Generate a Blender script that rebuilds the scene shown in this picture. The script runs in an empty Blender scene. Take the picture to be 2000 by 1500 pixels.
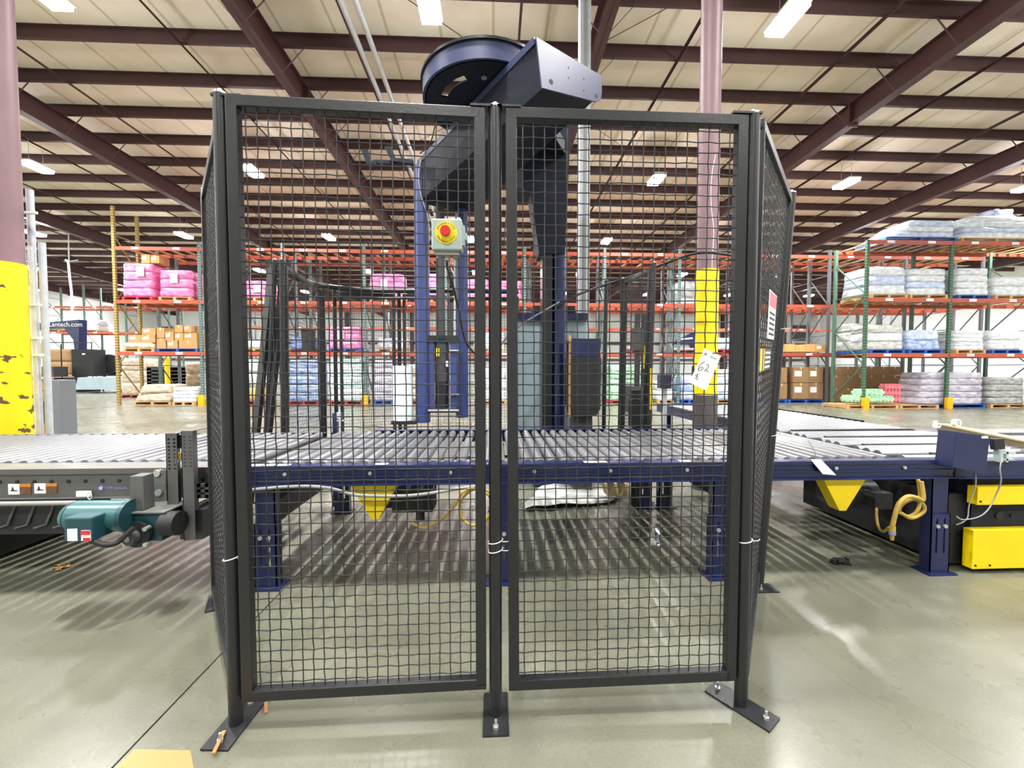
import bpy, math, random
from mathutils import Vector, Matrix
random.seed(7)
C = bpy.context.scene.collection
sc = bpy.context.scene
# ------------------------------------------------------------------ camera, world, exposure
EYE = 1.35
YAW, PIT = math.atan(35/800), math.atan(29/800)
cd = bpy.data.cameras.new('camera'); cd.sensor_width = 36; cd.lens = 14.4; cd.clip_start = .05; cd.clip_end = 300
cam = bpy.data.objects.new('camera', cd); C.objects.link(cam)
cam.location = (0, 0, EYE); cam.rotation_euler = (math.pi/2-PIT, 0, -YAW)
sc.camera = cam
w = bpy.data.worlds.new('world'); sc.world = w; w.use_nodes = True
w.node_tree.nodes['Background'].inputs[0].default_value = (.8, .85, 1, 1)
w.node_tree.nodes['Background'].inputs[1].default_value = .3
LAMP = 75.0; WATT = 205.0
sc.view_settings.view_transform = 'Standard'; sc.view_settings.look = 'None'
sc.view_settings.exposure = 1.0; sc.view_settings.gamma = 1
try: sc.view_settings.use_curve_mapping = False
except Exception: pass
try:
    sc.cycles.use_denoising = True; sc.cycles.max_bounces = 8; sc.cycles.diffuse_bounces = 5
    sc.cycles.glossy_bounces = 3; sc.cycles.sample_clamp_indirect = 6; sc.cycles.caustics_reflective = False
except Exception: pass
_f = Vector((math.sin(YAW)*math.cos(PIT), math.cos(YAW)*math.cos(PIT), -math.sin(PIT)))
_r = Vector((math.cos(YAW), -math.sin(YAW), 0)); _u = _r.cross(_f)
def ray(px, py): return _f+_r*((px-1000)/800)-_u*((py-750)/800)
def P(px, py, D):                    # surveyed point of the plan at depth D
    d = ray(px, py); return Vector((0, 0, EYE))+d*(D/d.y)
def G(px, py, z=0):                  # surveyed point at height z
    d = ray(px, py); return Vector((0, 0, EYE))+d*((z-EYE)/d.z)
# ------------------------------------------------------------------ helpers
class MB:
    def __init__(s): s.v, s.f, s.s = [], [], []
    def add(s, v, f, sm=False):
        n = len(s.v); s.v += [Vector(p) for p in v]
        for q in f: s.f.append([i+n for i in q]); s.s.append(sm)
        return s
    def box(s, x0, x1, y0, y1, z0, z1):
        return s.add([(x0,y0,z0),(x1,y0,z0),(x1,y1,z0),(x0,y1,z0),(x0,y0,z1),(x1,y0,z1),(x1,y1,z1),(x0,y1,z1)],
            [(3,2,1,0),(4,5,6,7),(0,1,5,4),(1,2,6,5),(2,3,7,6),(3,0,4,7)])
    def hexa(s, b, t):
        return s.add(list(b)+list(t), [(3,2,1,0),(4,5,6,7),(0,1,5,4),(1,2,6,5),(2,3,7,6),(3,0,4,7)])
    def bar(s, p, q, a, b, up=(0, 0, 1)):          # rectangular bar p->q, a across, b along up
        p, q = Vector(p), Vector(q); d = (q-p).normalized(); u = Vector(up)
        x = d.cross(u)
        if x.length < 1e-4: x = d.cross(Vector((0, 1, 0)))
        x.normalize(); y = x.cross(d); x *= a/2; y *= b/2
        return s.hexa([p-x-y, p+x-y, p+x+y, p-x+y], [q-x-y, q+x-y, q+x+y, q-x+y])
    def cyl(s, p, q, r, r2=None, n=14, caps=True):
        p, q = Vector(p), Vector(q); r2 = r if r2 is None else r2; d = (q-p).normalized()
        x = d.cross(Vector((0, 0, 1)))
        if x.length < 1e-3: x = Vector((1, 0, 0))
        x.normalize(); y = d.cross(x)
        ring = [x*math.cos(2*math.pi*i/n)+y*math.sin(2*math.pi*i/n) for i in range(n)]
        s.add([p+e*r for e in ring]+[q+e*r2 for e in ring], [(i, (i+1) % n, n+(i+1) % n, n+i) for i in range(n)], True)
        if caps:
            if r > 1e-5: s.add([p+e*r for e in ring], [tuple(range(n-1, -1, -1))])
            if r2 > 1e-5: s.add([q+e*r2 for e in ring], [tuple(range(n))])
        return s
    def tube(s, pts, r, n=7, sm=True):
        pts = [Vector(p) for p in pts]; k = len(pts); vs = []; x = None
        for i, p in enumerate(pts):
            d = (pts[min(i+1, k-1)]-pts[max(i-1, 0)]).normalized()
            if x is None:
                x = d.cross(Vector((0, 0, 1)))
                if x.length < .05: x = d.cross(Vector((0, 1, 0)))
            x = (x-d*x.dot(d)).normalized(); y = d.cross(x)
            vs += [p+x*r*math.cos(2*math.pi*j/n)+y*r*math.sin(2*math.pi*j/n) for j in range(n)]
        fs = [(i*n+j, i*n+(j+1) % n, (i+1)*n+(j+1) % n, (i+1)*n+j) for i in range(k-1) for j in range(n)]
        s.add(vs, fs, sm); s.add(vs[:n], [tuple(range(n-1, -1, -1))]); s.add(vs[-n:], [tuple(range(n))])
        return s
    def prism(s, poly, off):                       # polygon of 3D points extruded by vector off
        n = len(poly); a = [Vector(p) for p in poly]; b = [p+Vector(off) for p in a]
        return s.add(a+b, [tuple(range(n-1, -1, -1)), tuple(range(n, 2*n))]+[(i, (i+1) % n, n+(i+1) % n, n+i) for i in range(n)])
    def build(s, name, m, par=None, bev=0, kind=None, label=None):
        o0 = ORG.get(par, Vector()) if par else Vector()
        me = bpy.data.meshes.new(name); me.from_pydata([p-o0 for p in s.v], [], s.f)
        me.polygons.foreach_set('use_smooth', s.s); me.materials.append(m); me.update()
        import bmesh
        bm = bmesh.new(); bm.from_mesh(me); bmesh.ops.recalc_face_normals(bm, faces=bm.faces); bm.to_mesh(me); bm.free()
        ob = bpy.data.objects.new(name, me); C.objects.link(ob)
        if par: ob.parent = par
        ORG[ob] = o0
        if bev:
            b = ob.modifiers.new('bevel', 'BEVEL'); b.width = bev; b.segments = 2; b.limit_method = 'ANGLE'; b.angle_limit = math.radians(50)
        if kind: ob['kind'] = kind
        if label: ob['label'] = label
        return ob
ORG = {}
def thing(name, label, cat, loc, group=None):
    o = bpy.data.objects.new(name, None); C.objects.link(o); o.location = loc; o.empty_display_size = .1
    ORG[o] = Vector(loc); o['label'] = label; o['category'] = cat
    if group: o['group'] = group
    return o
def tag(o, label, cat, group=None):
    o['label'] = label; o['category'] = cat
    if group: o['group'] = group
    return o
def inst(src, name, loc, par, rot=None, scale=None):   # another piece sharing src's mesh, loc in world
    o = src.copy(); C.objects.link(o); o.name = name; o.parent = par
    o.location = Vector(loc)-(ORG.get(par, Vector()) if par else Vector())
    if rot: o.rotation_euler = rot
    if scale: o.scale = scale
    ORG[o] = Vector(loc); return o
def text(name, body, size, loc, rot, m, par, align='CENTER', ext=.0006):
    cu = bpy.data.curves.new(name, 'FONT'); cu.body = body; cu.size = size; cu.align_x = align; cu.align_y = 'CENTER'; cu.extrude = ext
    cu.materials.append(m); cu.resolution_u = 3
    o = bpy.data.objects.new(name, cu); me = bpy.data.meshes.new_from_object(o); bpy.data.objects.remove(o)
    o = bpy.data.objects.new(name, me); C.objects.link(o)
    o.parent = par; o.location = Vector(loc)-ORG.get(par, Vector()); o.rotation_euler = rot
    return o
def smooth(pts, n=8):
    pts = [Vector(p) for p in pts]; out = []
    for i in range(len(pts)-1):
        a, b, c, d = pts[max(i-1, 0)], pts[i], pts[i+1], pts[min(i+2, len(pts)-1)]
        for k in range(n):
            t = k/n; out.append(.5*((2*b)+(c-a)*t+(2*a-5*b+4*c-d)*t*t+(3*b-3*c+d-a)*t**3))
    return out+[pts[-1]]
# ------------------------------------------------------------------ materials
def lin(h):
    h = h.lstrip('#'); r = [int(h[i:i+2], 16)/255 for i in (0, 2, 4)]
    return tuple((c/12.92 if c <= .04045 else ((c+.055)/1.055)**2.4) for c in r)+(1,)
def mat(name, col, rough=.5, metal=0, col2=None, ns=8, amt=.5, bump=0, bs=60, stretch=None, spec=.5, emit=0, trans=0):
    m = bpy.data.materials.new(name); m.use_nodes = True; nt = m.node_tree; b = nt.nodes['Principled BSDF']
    b.inputs['Base Color'].default_value = lin(col); b.inputs['Roughness'].default_value = rough; b.inputs['Metallic'].default_value = metal
    b.inputs['Specular IOR Level'].default_value = spec
    tc = nt.nodes.new('ShaderNodeTexCoord'); co = tc.outputs['Object']
    if stretch:
        mp = nt.nodes.new('ShaderNodeMapping'); mp.inputs['Scale'].default_value = stretch; nt.links.new(co, mp.inputs[0]); co = mp.outputs[0]
    if col2:
        n = nt.nodes.new('ShaderNodeTexNoise'); n.inputs['Scale'].default_value = ns; n.inputs['Detail'].default_value = 5; nt.links.new(co, n.inputs['Vector'])
        r = nt.nodes.new('ShaderNodeValToRGB'); r.color_ramp.elements[0].position = .5-amt/2; r.color_ramp.elements[1].position = .5+amt/2
        r.color_ramp.elements[0].color = lin(col); r.color_ramp.elements[1].color = lin(col2)
        nt.links.new(n.outputs['Fac'], r.inputs[0]); nt.links.new(r.outputs[0], b.inputs['Base Color'])
    if bump:
        n2 = nt.nodes.new('ShaderNodeTexNoise'); n2.inputs['Scale'].default_value = bs; n2.inputs['Detail'].default_value = 3; nt.links.new(co, n2.inputs['Vector'])
        bp = nt.nodes.new('ShaderNodeBump'); bp.inputs['Strength'].default_value = bump; bp.inputs['Distance'].default_value = .02
        nt.links.new(n2.outputs['Fac'], bp.inputs['Height']); nt.links.new(bp.outputs[0], b.inputs['Normal'])
    if emit:
        b.inputs['Emission Color'].default_value = lin(col); b.inputs['Emission Strength'].default_value = emit
    return m
M = {}
M['black'] = mat('black_paint', '#191a1c', .4, 0, '#212225', 14, .6, .05, 90)
M['blackgloss'] = mat('black_gloss', '#1d1e21', .3)
M['wire'] = mat('black_wire', '#2a2a2c', .45)
M['blue_lit'] = mat('machine_blue_lit', '#323d70', .32, 0, '#3a467b', 5, .7)  # lighter copy of the machine blue, light on the wrapper carriage painted in
M['blue'] = mat('machine_blue', '#192148', .25, 0, '#1f2953', 5, .7, .04, 60)
M['darkblue'] = mat('dark_blue_steel', '#191c29', .62, 0, '#1f2331', 4, .7, .05, 40, None, .22)
M['bluegray'] = mat('ring_blue', '#2d3356', .38, 0, '#363d62', 6, .7)
M['yellow'] = mat('guard_yellow', '#f2d400', .4, 0, '#e9c800', 6, .6)
M['yellowworn'] = mat('column_yellow', '#f0cf00', .45, 0, '#f6dc1c', 3, .6)
M['steel'] = mat('roller_steel', '#939599', .3, .6, '#818388', 9, .6, 0, 30, (4, .6, 4))
M['galv'] = mat('galvanised', '#c9ced4', .4, .25, '#b4bac1', 12, .6)
M['bolt'] = mat('zinc_bolt', '#c9cac4', .3, .7)
M['gray'] = mat('conveyor_gray', '#5a5a5a', .45, 0, '#4e4e4e', 6, .6, .05, 60)
M['graylight'] = mat('flange_gray', '#73736f', .4, .1, '#656562', 6, .6)
M['graydark'] = mat('dark_gray_steel', '#3e3e40', .5, 0, '#333335', 8, .6)
M['teal'] = mat('motor_teal', '#3d6a6c', .3, .1, '#355e61', 10, .6)
M['tealdark'] = mat('gearbox_teal', '#1f4a52', .4, .1, '#1a3d45', 10, .6)
M['rubber'] = mat('rubber_black', '#18181a', .6)
M['cableyellow'] = mat('cable_yellow', '#b79a45', .55, 0, '#a08436', 20, .6)
M['cablegray'] = mat('cable_gray', '#8b8b88', .5)
M['white'] = mat('white_plastic', '#e8e8e6', .5)
M['paper'] = mat('paper_white', '#f1f1ee', .7)
M['ink'] = mat('ink', '#33353c', .7)
M['red'] = mat('button_red', '#d3202f', .3)
M['estop'] = mat('estop_grey', '#a3b3b0', .45)
M['estopy'] = mat('estop_yellow', '#f4d60c', .45)
M['orange'] = mat('sign_orange', '#c47a24', .5)
M['purple'] = mat('logo_purple', '#7d7fb4', .5)
M['brown'] = mat('purlin_brown', '#43292b', .55, 0, '#4b3031', 3, .7)
M['rafter'] = mat('rafter_brown', '#4f3030', .5, 0, '#45292a', 2, .7)
M['colpaint'] = mat('column_mauve', '#8d7076', .5, 0, '#7c6066', 3, .7)
M['coldark'] = mat('column_base', '#55504f', .6, 0, '#47423f', 6, .7)
M['cab'] = mat('cabinet_grey', '#9fb2bb', .4, 0, '#93a6b0', 4, .7)
M['rackor'] = mat('rack_orange', '#b64a36', .5, 0, '#ad5538', 2, .8)
M['rackgreen'] = mat('rack_green', '#486756', .5, 0, '#567566', 3, .7)
M['rackteal'] = mat('rack_teal', '#617878', .5, 0, '#728a88', 3, .7)
M['racktan'] = mat('rack_tan', '#a98f4a', .5, 0, '#927a3d', 3, .7)
M['rackgrey'] = mat('rack_grey', '#666b70', .5)
M['wood'] = mat('pallet_wood', '#b58a55', .7, 0, '#d2ad77', 4, .8)
M['woodblue'] = mat('pallet_blue', '#234f9d', .6, 0, '#2b5cb0', 4, .8)
M['woodred'] = mat('pallet_red', '#9f2634', .6, 0, '#b2323d', 4, .8)
M['carton'] = mat('carton_brown', '#b08450', .75, 0, '#bd935f', 3, .8)
M['carton2'] = mat('carton_kraft', '#8e6f4a', .75, 0, '#9c7c55', 3, .8)
M['cartonor'] = mat('carton_orange', '#cf9d5d', .75, 0, '#d9ab6c', 3, .8)
M['tape'] = mat('carton_tape', '#cdb58c', .4)
def film(name, a, b, rough=.28):
    return mat(name, a, rough, 0, b, 5, .45, .55, 9, (1, 1, 2.2))
M['pink'] = film('pink_film', '#c4528c', '#ef9cc6'); M['clear'] = film('clear_film', '#b4bcc6', '#f4f7fa')
M['bluefilm'] = film('blue_film', '#8ca4d6', '#e3eaf8'); M['lav'] = film('lavender_film', '#8f8a9c', '#d5d0dd')
M['greyfilm'] = film('grey_film', '#9b9c98', '#e2e4e0'); M['tealfilm'] = film('teal_film', '#8fc3bf', '#dff1ee')
M['greenfilm'] = film('green_film', '#72c084', '#d3f3da'); M['tanfilm'] = film('tan_film', '#a58a66', '#ded5c8')
M['deepblue'] = film('deep_blue_film', '#3d63b4', '#a9c0ea'); M['mixed'] = film('blue_bottle_film', '#5e7dc6', '#c9d8f0')
M['darkfilm'] = film('grey_bottle_film', '#6f6f70', '#b9bbb9'); M['filmroll'] = mat('film_roll', '#d6ecf2', .3, 0, '#e6f5f8', 3, .6)
M['wall'] = mat('wall_panel', '#f0f3f3', .6, 0, '#e9eded', 1, .6)
M['girt'] = mat('girt_dark', '#5a4a4a', .6)
M['tan'] = mat('guide_tan', '#b3a06c', .5)
M['tagpink'] = mat('sign_pink', '#d4707c', .5)
# floor: polished concrete with stains and fine speckle
def floor_mat():
    m = bpy.data.materials.new('polished_concrete'); m.use_nodes = True; nt = m.node_tree; b = nt.nodes['Principled BSDF']
    tc = nt.nodes.new('ShaderNodeTexCoord'); L = nt.links.new
    def noise(s, d, r=.55):
        n = nt.nodes.new('ShaderNodeTexNoise'); n.inputs['Scale'].default_value = s; n.inputs['Detail'].default_value = d; n.inputs['Roughness'].default_value = r
        L(tc.outputs['Object'], n.inputs['Vector']); return n.outputs['Fac']
    def ramp(x, *st):
        r = nt.nodes.new('ShaderNodeValToRGB'); e = r.color_ramp.elements
        e[0].position, e[0].color = st[0][0], lin(st[0][1]); e[1].position, e[1].color = st[-1][0], lin(st[-1][1])
        for p, c in st[1:-1]: q = e.new(p); q.color = lin(c)
        L(x, r.inputs[0]); return r.outputs[0]
    def mix(a, c, fac, mode='MULTIPLY'):
        x = nt.nodes.new('ShaderNodeMixRGB'); x.blend_type = mode; x.inputs[0].default_value = fac; L(a, x.inputs[1]); L(c, x.inputs[2]); return x.outputs[0]
    base = ramp(noise(.9, 6), (.25, '#65665a'), (.5, '#747567'), (.75, '#828377'))
    c = mix(base, ramp(noise(4, 8, .6), (.2, '#cfccc2'), (.8, '#ffffff')), .6)
    c = mix(c, ramp(noise(90, 3), (.3, '#c8c6c0'), (.6, '#ffffff')), .35)
    c = mix(c, ramp(noise(1.6, 3), (.2, '#b0a79e'), (.7, '#ffffff')), .45)
    L(c, b.inputs['Base Color'])
    rr = nt.nodes.new('ShaderNodeMapRange'); rr.inputs[3].default_value = .2; rr.inputs[4].default_value = .36
    L(noise(2.5, 5), rr.inputs[0]); L(rr.outputs[0], b.inputs['Roughness'])
    bp = nt.nodes.new('ShaderNodeBump'); bp.inputs['Strength'].default_value = .02; bp.inputs['Distance'].default_value = .01
    L(noise(25, 4), bp.inputs['Height']); L(bp.outputs[0], b.inputs['Normal'])
    b.inputs['Specular IOR Level'].default_value = .42
    return m
M['floor'] = floor_mat()
def ceil_mat():
    m = bpy.data.materials.new('ceiling_vinyl'); m.use_nodes = True; nt = m.node_tree; b = nt.nodes['Principled BSDF']; L = nt.links.new
    tc = nt.nodes.new('ShaderNodeTexCoord'); mp = nt.nodes.new('ShaderNodeMapping'); mp.inputs['Scale'].default_value = (1, .02, 1); L(tc.outputs['Object'], mp.inputs[0])
    wv = nt.nodes.new('ShaderNodeTexWave'); wv.bands_direction = 'X'; wv.inputs['Scale'].default_value = .27; wv.inputs['Distortion'].default_value = .25; L(mp.outputs[0], wv.inputs[0])
    r = nt.nodes.new('ShaderNodeValToRGB'); e = r.color_ramp.elements; e[0].position = .0; e[0].color = lin('#cfc1ae'); e[1].position = .012; e[1].color = lin('#f7ecdf'); L(wv.outputs['Fac'], r.inputs[0])
    n = nt.nodes.new('ShaderNodeTexNoise'); n.inputs['Scale'].default_value = .8; n.inputs['Detail'].default_value = 4; L(tc.outputs['Object'], n.inputs['Vector'])
    r2 = nt.nodes.new('ShaderNodeValToRGB'); r2.color_ramp.elements[0].position = .3; r2.color_ramp.elements[0].color = lin('#ece7df'); r2.color_ramp.elements[1].position = .7; r2.color_ramp.elements[1].color = (1, 1, 1, 1); L(n.outputs['Fac'], r2.inputs[0])
    x = nt.nodes.new('ShaderNodeMixRGB'); x.blend_type = 'MULTIPLY'; x.inputs[0].default_value = 1; L(r.outputs[0], x.inputs[1]); L(r2.outputs[0], x.inputs[2]); L(x.outputs[0], b.inputs['Base Color'])
    b.inputs['Roughness'].default_value = .6
    return m
M['ceil'] = ceil_mat()
def slot_mat(name, col, dark):        # perforated upright: punched slots at a fixed pitch
    m = mat(name, col, .5); nt = m.node_tree; b = nt.nodes['Principled BSDF']; tc = nt.nodes.new('ShaderNodeTexCoord')
    wv = nt.nodes.new('ShaderNodeTexWave'); wv.bands_direction = 'Z'; wv.inputs['Scale'].default_value = 3.1; nt.links.new(tc.outputs['Object'], wv.inputs[0])
    r = nt.nodes.new('ShaderNodeValToRGB'); e = r.color_ramp.elements; e[0].position = .28; e[0].color = lin(dark); e[1].position = .4; e[1].color = lin(col)
    nt.links.new(wv.outputs['Fac'], r.inputs[0]); nt.links.new(r.outputs[0], b.inputs['Base Color']); return m
M['upgreen'] = slot_mat('slot_green', '#4c6e58', '#304c3a'); M['upteal'] = slot_mat('slot_teal', '#6b8583', '#46595a'); M['uptan'] = slot_mat('slot_tan', '#aa9350', '#6d5c2e')
M['lamp'] = mat('lamp_lens', '#ffffff', .4, emit=LAMP)
# ------------------------------------------------------------------ structure
SL = .025
def zc(y, h): return EYE+h-SL*y
XW, Y0, Y1 = 36.0, -11.0, 46.0
JX = -1.295
fl = bpy.data.objects.new('floor', None); C.objects.link(fl); fl['kind'] = 'structure'; ORG[fl] = Vector()
MB().box(-XW, JX-.004, Y0, Y1, -.2, 0).build('slab', M['floor'], fl)
MB().box(JX+.004, XW, Y0, Y1, -.2, 0).build('slab', M['floor'], fl)
MB().box(JX-.01, JX+.01, Y0, Y1, -.2, -.012).build('joint_filler', M['rubber'], fl)
a, b_, c_, d_ = G(262, 1464), G(372, 1466), G(395, 1600), G(150, 1600)
a.x = max(a.x, JX+.01); d_.x = JX+.01
MB().add([(p.x, p.y, .0012) for p in (a, b_, c_, d_)], [(0, 1, 2, 3)]).build('paint_marking', mat('floor_yellow', '#9c7233', .4, 0, '#8f7b50', 3, .7), fl)
ck = [G(x, y) for x, y in [(1500, 1210), (1560, 1255), (1600, 1290), (1650, 1330), (1700, 1365), (1745, 1390), (1790, 1427), (1840, 1462), (1905, 1500), (1990, 1560)]]
mb = MB()
for p, q in zip(ck, ck[1:]):
    p = p+Vector((random.uniform(-.004, .004), 0, 0)); mb.bar((p.x, p.y, .0003), (q.x, q.y, .0003), .0028, .001)
mb.build('crack', mat('crack_dark', '#68645c', .9), fl)
ce = MB().add([(-XW, Y0, zc(Y0, 7.68)), (XW, Y0, zc(Y0, 7.68)), (XW, Y1, zc(Y1, 7.68)), (-XW, Y1, zc(Y1, 7.68)),
    (-XW, Y0, zc(Y0, 7.75)), (XW, Y0, zc(Y0, 7.75)), (XW, Y1, zc(Y1, 7.75)), (-XW, Y1, zc(Y1, 7.75))],
    [(3,2,1,0),(4,5,6,7),(0,1,5,4),(1,2,6,5),(2,3,7,6),(3,0,4,7)]).build('ceiling', M['ceil']); ce['kind'] = 'structure'
HP = 7.43
pur = None
k = -14
while True:
    y = 9.6+1.339*k; k += 1
    if y > Y1-.5: break
    if y < Y0+.3: continue
    if pur is None:
        mb = MB(); mb.box(-XW+.1, XW-.1, -.012, .0, 0, .25).box(-XW+.1, XW-.1, 0, .075, 0, .012).box(-XW+.1, XW-.1, .0, .012, 0, .02).box(-XW+.1, XW-.1, -.075, 0, .238, .25)
        pur = mb.build('purlin', M['brown'], ce); pur.location = (0, y, zc(y, HP)); ORG[pur] = Vector((0, y, zc(y, HP)))
    else: inst(pur, 'purlin', (0, y, zc(y, HP)), ce)
RX = [-34.3, -27.1, -19.9, -12.15, -4.83, 2.2, 9.7, 16.7, 24.0, 31.3]
for X in RX:
    mb = MB(); hb, ht = 6.88, 7.43
    def seg(x0, x1, h0, h1):
        mb.hexa([(X+x0, Y0, zc(Y0, h0)), (X+x1, Y0, zc(Y0, h0)), (X+x1, Y1, zc(Y1, h0)), (X+x0, Y1, zc(Y1, h0))],
                [(X+x0, Y0, zc(Y0, h1)), (X+x1, Y0, zc(Y0, h1)), (X+x1, Y1, zc(Y1, h1)), (X+x0, Y1, zc(Y1, h1))])
    seg(-.008, .008, hb, ht); seg(-.12, .12, hb, hb+.015); seg(-.12, .12, ht-.015, ht)
    r = mb.build('rafter', M['rafter'], ce)
    mb = MB()
    for y in (10.9, 22.9, 34.9): mb.box(X-.13, X+.13, y-.02, y+.02, zc(y, hb-.07), zc(y, ht))
    mb.build('splice_plate', M['rafter'], r)
    mb = MB(); k = -4
    while 9.6+1.339*k < 40:
        y = 9.6+1.339*k+.04
        for s in (-1, 1): mb.bar((X+s*.11, y, zc(y, hb+.02)), (X+s*.62, y, zc(y, HP+.03)), .03, .006)
        k += 1
    mb.build('flange_brace', M['brown'], r, kind='stuff')
rod = None
for X in [-29.6, -25.2, -21.9, -17.7, -14.35, -10.57, -6.88, -3.06, .55, 4.25, 7.98, 11.66, 14.6, 18.9, 22, 26.2]:
    mb = MB(); mb.bar((X, Y0+.2, zc(Y0+.2, 7.4)), (X, Y1-.2, zc(Y1-.2, 7.4)), .05, .006).bar((X+.022, Y0+.2, zc(Y0+.2, 7.37)), (X+.022, Y1-.2, zc(Y1-.2, 7.37)), .006, .05)
    mb.build('bridging_angle', M['brown'], ce)
mb = MB()
for k in (0,):
    X = .9
    mb.cyl((X-3.3, 8, zc(8, 7.62)), (X+3.3, 13.5, zc(13.5, 7.62)), .008, n=5); mb.cyl((X+3.3, 8, zc(8, 7.62)), (X-3.3, 13.5, zc(13.5, 7.62)), .008, n=5)
mb.build('brace_cable', M['brown'], ce, kind='stuff')
def wall(name, *bx):
    o = MB().box(*bx).build(name, M['wall']); o['kind'] = 'structure'; return o
wb = wall('wall_back', -XW, XW, Y1, Y1+.2, 0, 8.0)
wall('wall_left', -XW-.2, -XW, Y0, Y1, 0, 9.3); wall('wall_right', XW, XW+.2, Y0, Y1, 0, 9.3); wall('wall_front', -XW, XW, Y0-.2, Y0, 0, 9.3)
g = None
for i in range(90):
    x = -34.4+i*.77
    if g is None: g = MB().box(x-.03, x+.03, Y1-.04, Y1, 0, 7.7).build('wall_rib', M['wall'], wb); g0 = x
    else: inst(g, 'wall_rib', (x-g0, 0, 0), wb)
for z in (2.3, 4.1, 5.7): MB().box(-XW, XW, Y1-.2, Y1-.02, z, z+.22).build('girt', M['girt'], wb)
for x in [-30, -23, -16, -9, -2, 5, 12, 19, 26, 33]: MB().box(x-.15, x+.15, Y1-.75, Y1-.1, 0, 7.6).build('wall_column', M['rafter'], wb)
wn = MB(); p = P(1551, 637, 45.7); q = P(1583, 663, 45.7)
win = MB().box(p.x, q.x, 45.62, 45.95, q.z, p.z).build('window_1', mat('window_dark', '#55585a', .2)); win['kind'] = 'structure'
mb = MB()
for x0, x1, z0, z1 in ((p.x-.1, p.x, q.z, p.z), (q.x, q.x+.1, q.z, p.z), (p.x-.1, q.x+.1, q.z-.1, q.z), (p.x-.1, q.x+.1, p.z, p.z+.1)): mb.box(x0, x1, 45.55, 45.9, z0, z1)
mb.build('window_frame', M['girt'], win)
# ------------------------------------------------------------------ high bay lamps
rows = [-4.6, 1.5, 7.6, 13.7, 19.8, 25.9, 31.95, 38.0]
cols = [-1.15+6.58*i for i in range(-5, 6)]
ordn = ['first', 'second', 'third', 'fourth', 'fifth', 'sixth', 'seventh', 'eighth', 'ninth', 'tenth', 'eleventh']
al = bpy.data.lights.new('lamp_light', 'AREA'); al.shape = 'RECTANGLE'; al.size = .15; al.size_y = .66; al.energy = WATT; al.color = (1, .985, .965); al.spread = math.radians(135)
src = None
for ri, y in enumerate(rows):
    for ci, x in enumerate(cols):
        z = zc(y, 6.62)
        lb = f'white high-bay lamp, {ordn[ci]} from the left wall in lamp row {ordn[ri]} from the front'
        t = thing('high_bay_lamp', lb, 'lamp', (x, y, z), 'high-bay lamps under the ceiling')
        if src is None:
            h = MB().box(x-.2, x+.2, y-.37, y+.37, z+.085, z+.13).build('housing', M['white'], t)
            l = MB().box(x-.18, x+.18, y-.35, y+.35, z, z+.085).build('lens', M['lamp'], t)
            r_ = MB().cyl((x, y-.2, z+.13), (x, y-.2, zc(y, 7.43)), .006, n=5).build('hanger', M['galv'], t); r2_ = MB().cyl((x, y+.2, z+.13), (x, y+.2, zc(y, 7.43)), .006, n=5).build('hanger', M['galv'], t); src = (h, l, r_, r2_)
        else:
            for s in src: o = s.copy(); C.objects.link(o); o.parent = t; ORG[o] = Vector((x, y, z))
        lo = bpy.data.objects.new('lamp_light', al); C.objects.link(lo); lo.parent = t; lo.location = (0, 0, -.004)
# sprinkler pipes, conduit drop
for X0, X1, n_, lab in ((-3.02, -2.66, 'sprinkler_pipe', 'bright metal ceiling pipe, left one of the pair above the wrapper arm'), (-2.66, -2.5, 'sprinkler_pipe', 'bright metal ceiling pipe, right one of the pair above the wrapper arm')):
    t = thing(n_, lab, 'pipe', (X0, 4, zc(4, 7.1)), 'ceiling pipes')
    MB().cyl((X0, Y0+.1, zc(Y0, 7.15)), (X1, 40, zc(40, 7.15)), .055, n=12).build('pipe', M['galv'], t)
    mb = MB()
    for i in range(9):
        y = -2.4+1.339*3*i; f = (y-Y0)/(40-Y0); x = X0+(X1-X0)*f; mb.cyl((x, y, zc(y, 7.15)), (x, y, zc(y, 7.45)), .006, n=5)
    mb.build('hanger_rod', M['galv'], t)
# ------------------------------------------------------------------ safety fence
FY = 1.556
def post(name, label, base, top, plate, rot, ties=(), grp='black fence posts'):
    base, top = Vector(base), Vector(top)
    t = thing(name, label, 'post', base, grp)
    MB().cyl(base+Vector((0, 0, .008)), top, .0245, n=20).build('tube', M['black'], t)
    R_ = Matrix.Rotation(rot, 3, 'Z'); cs = [base+R_ @ Vector((sx*plate[0]/2, sy*plate[1]/2, 0)) for sx, sy in ((-1, -1), (1, -1), (1, 1), (-1, 1))]
    pl = MB().hexa(cs, [c+Vector((0, 0, .008)) for c in cs]).build('base_plate', M['black'], t)
    mb = MB()
    for s in (-1, 1):
        p = base+R_ @ Vector((0, s*(plate[1]/2-.03), .008)); mb.cyl(p, p+Vector((0, 0, .01)), .011, n=6); mb.cyl(p, p+Vector((0, 0, .032)), .005, n=6)
    mb.build('anchor_bolt', M['bolt'], pl)
    d = (top-base).normalized()
    MB().cyl(top, top+d*.008, .024, n=14).cyl(top+d*.008, top+d*.022, .009, .007, n=8).build('cap_bolt', M['bolt'], t)
    for z in ties:
        p = base+d*z; mb = MB(); mb.tube([p+Vector((math.cos(a)*.028, math.sin(a)*.028, .006*math.cos(a))) for a in [i*math.pi/8 for i in range(17)]], .0022, 5)
        mb.tube([p+Vector((.026, -.01, 0)), p+Vector((.045, -.016, .002)), p+Vector((.056, -.012, .006))], .0018, 5); mb.build('cable_tie', M['white'], t)
    return t
pL, pC, pR = Vector((-.983, 1.556, 0)), Vector((.0045, 1.556, 0)), Vector((.988, 1.556, 0))
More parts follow.
